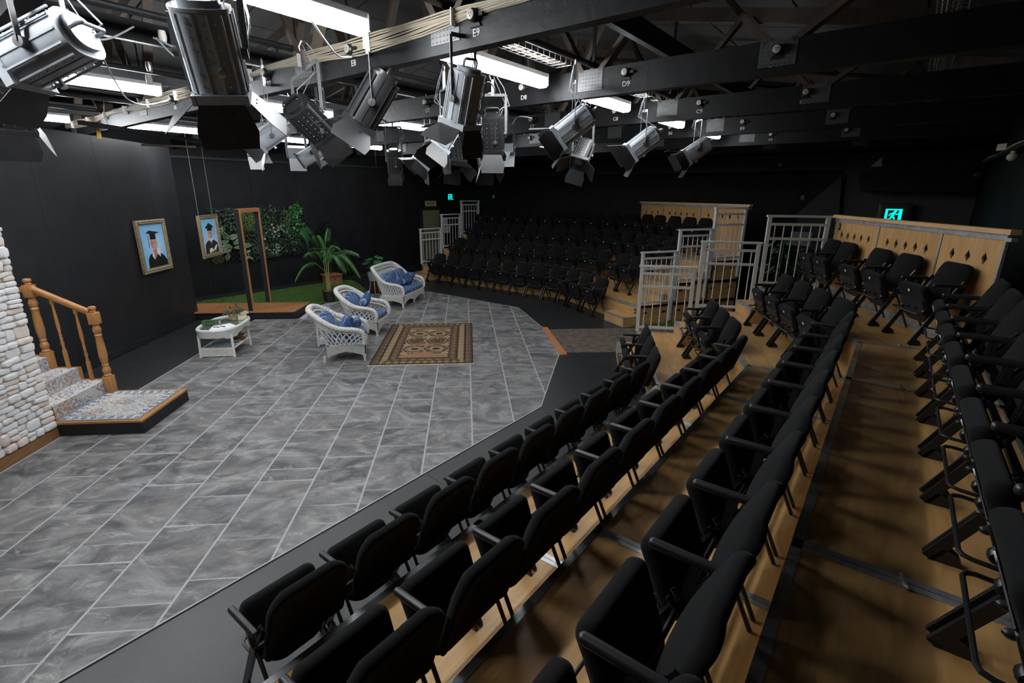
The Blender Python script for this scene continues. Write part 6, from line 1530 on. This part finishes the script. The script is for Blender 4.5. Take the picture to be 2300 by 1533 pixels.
for i, (px, py) in enumerate(((1109, 441), (1803, 444))):
    p = at_plane(px, py, rp(0, WF), -E2); m = MB(); m.slab(rrect(.075, .11, .01, 2), .02, .006, 2); tag(obj('wall_switch', m, M['offwhite'] if i == 0 else M['plate'], M=frame(p-E2*.012, E1, (0, 0, 1), -E2)), ['small pale switch plate on the back wall above the far seats', 'small grey switch plate on the back wall left of the charcoal panel'][i], 'switch')
# charcoal wall section, booth front and stair soffit at the right end of the back wall
cw = MB(); a0, a1 = -1.22, .86
q = [at_plane(x, y, rp(0, 13.0), -E2) for x, y in ((1880, 488), (1906, 330), (2205, 330), (2170, 540))]
lo = rp(-1.22, 13.0); cw.prism([((rp(a, b)).x, (rp(a, b)).y) for a, b in ((-1.22, 13.0), (.94, 13.0), (.94, 13.4), (-1.22, 13.4))], 0, 3.35); o = struct('wall_panel', cw, M['charcoal'])
def quad_on(name, pts, pln, nrm, th, mt, label, cat):
    P = [at_plane(x, y, pln, nrm) for x, y in pts]; m = MB(); n = len(P); m.add(P+[p-nrm*th for p in P], [tuple(range(n)), tuple(range(2*n-1, n-1, -1))]+[(i, n+i, n+(i+1) % n, (i+1) % n) for i in range(n)]); o = obj(name, m, mt, None, 0)
    return tag(o, label, cat)
quad_on('booth_front', [(1928, 388), (1932, 428), (2190, 431), (2200, 375)], rp(0, 12.5), -E2, .46, M['wall'], 'black boxed front of the control booth above the exit sign', 'booth')
quad_on('stair_soffit', [(1891, 394), (1790, 480), (1790, 640), (1872, 640)], rp(0, 12.86), -E2, .1, M['flat'], 'dark sloping stair soffit left of the charcoal wall panel', 'soffit')
m = MB(); m.bar(at_plane(1894, 392, rp(0, 12.95), -E2), at_plane(1876, 492, rp(0, 12.95), -E2), .06, .06); tag(obj('black_post', m, M['beam'], smooth=0), 'black upright post at the left edge of the charcoal wall panel', 'post')
P = [at_plane(x, y, rp(0, 12.4), -E2) for x, y in ((1955, 374), (1982, 351), (1980, 374))]; m = MB(); m.add(P+[p+E2*.01 for p in P], [(0, 1, 2), (5, 4, 3), (0, 3, 4, 1), (1, 4, 5, 2), (2, 5, 3, 0)]); tag(obj('folded_card', m, mat('grey_card', (.3, .3, .3), .7), smooth=0), 'grey triangular offcut of card lying on top of the booth front', 'card')
# cable tray and small lamp on the right wall
tr = thing('wall_cable_tray', 'cable tray with beige cables running along the right wall near the ceiling', 'cable tray')
m = MB(); m.bar(rp(.88, 4.0, 3.05), rp(.88, 12.0, 3.05), .12, .05); obj('tray', m, M['beam'], tr, 0)
for k in range(3): m = MB(); m.tube([rp(.87-.02*k, 4.0+j*.5, 3.085+.012*math.sin(j*1.3+k)) for j in range(17)], .009, 6); obj('cable', m, M['cable'], tr)
m = MB(); m.box((0, 0, 0), (.10, .12, .08)); tag(obj('junction_box', m, M['cable'], loc=rp(.82, 9.3, 3.12)), 'beige junction box at the end of the right wall cable tray', 'box')
p = at_z(2245, 318, 2.98); m = MB(); m.ball((0, 0, 0), (.06, .06, .05)); m.lathe([(0, .03), (.03, .03), (.03, .08), (0, .08)], 10); tag(obj('wall_lamp', m, M['offwhite'], loc=rp(.85, 8.6, 2.96)), 'unlit pale bulb fitting under the right wall cable tray', 'lamp')
# projector-like speakers and lights on the back wall
for i, (px, py) in enumerate(((1755, 368), (2195, 392))):
    p = at_plane(px, py, rp(0, 12.2), -E2); r = thing('wall_spotlight', ['small dark spotlight on a bracket high on the back wall', 'small dark spotlight clamped beside the booth front'][i], 'spotlight', M=frame(p, E1, (0, 0, 1), -E2))
    m = MB(); m.lathe([(0, -.1), (.05, -.1), (.06, .08), (.05, .10), (0, .09)], 14); obj('body', m, M['lantern_dark'], r)
    m = MB(); m.bar((0, 0, -.05), (0, -.12, -.9 if i == 0 else -.3), .02, .02); obj('bracket', m, M['blackmetal'], r, 0)
    m = MB(); m.lathe([(0, .10), (.045, .10), (0, .112)], 12); obj('lens', m, M['lens'], r)
# orange-ended timber above the flat, small yellow tag
m = MB(); a = at_z(318, 325, 3.20); b = at_z(440, 330, 3.20); m.bar(a, b, .05, .03); tag(obj('loose_batten', m, M['web'], smooth=0), 'thin brown batten lying behind the top of the black flats', 'batten')
m = MB(); m.box((0, 0, 0), (.05, .01, .12)); tag(obj('yellow_tag', m, mat('yellow_tag', (.55, .34, .05), .5), loc=at_z(222, 300, 3.22)), 'small yellow tag hanging over the top edge of the black flat', 'tag')
m = MB(); m.bar(at_z(180, 275, 3.30), at_z(560, 335, 3.28), .07, .05); tag(obj('flat_header', m, M['beam'], smooth=0), 'black bracing timber running over the tops of the black flats', 'timber')
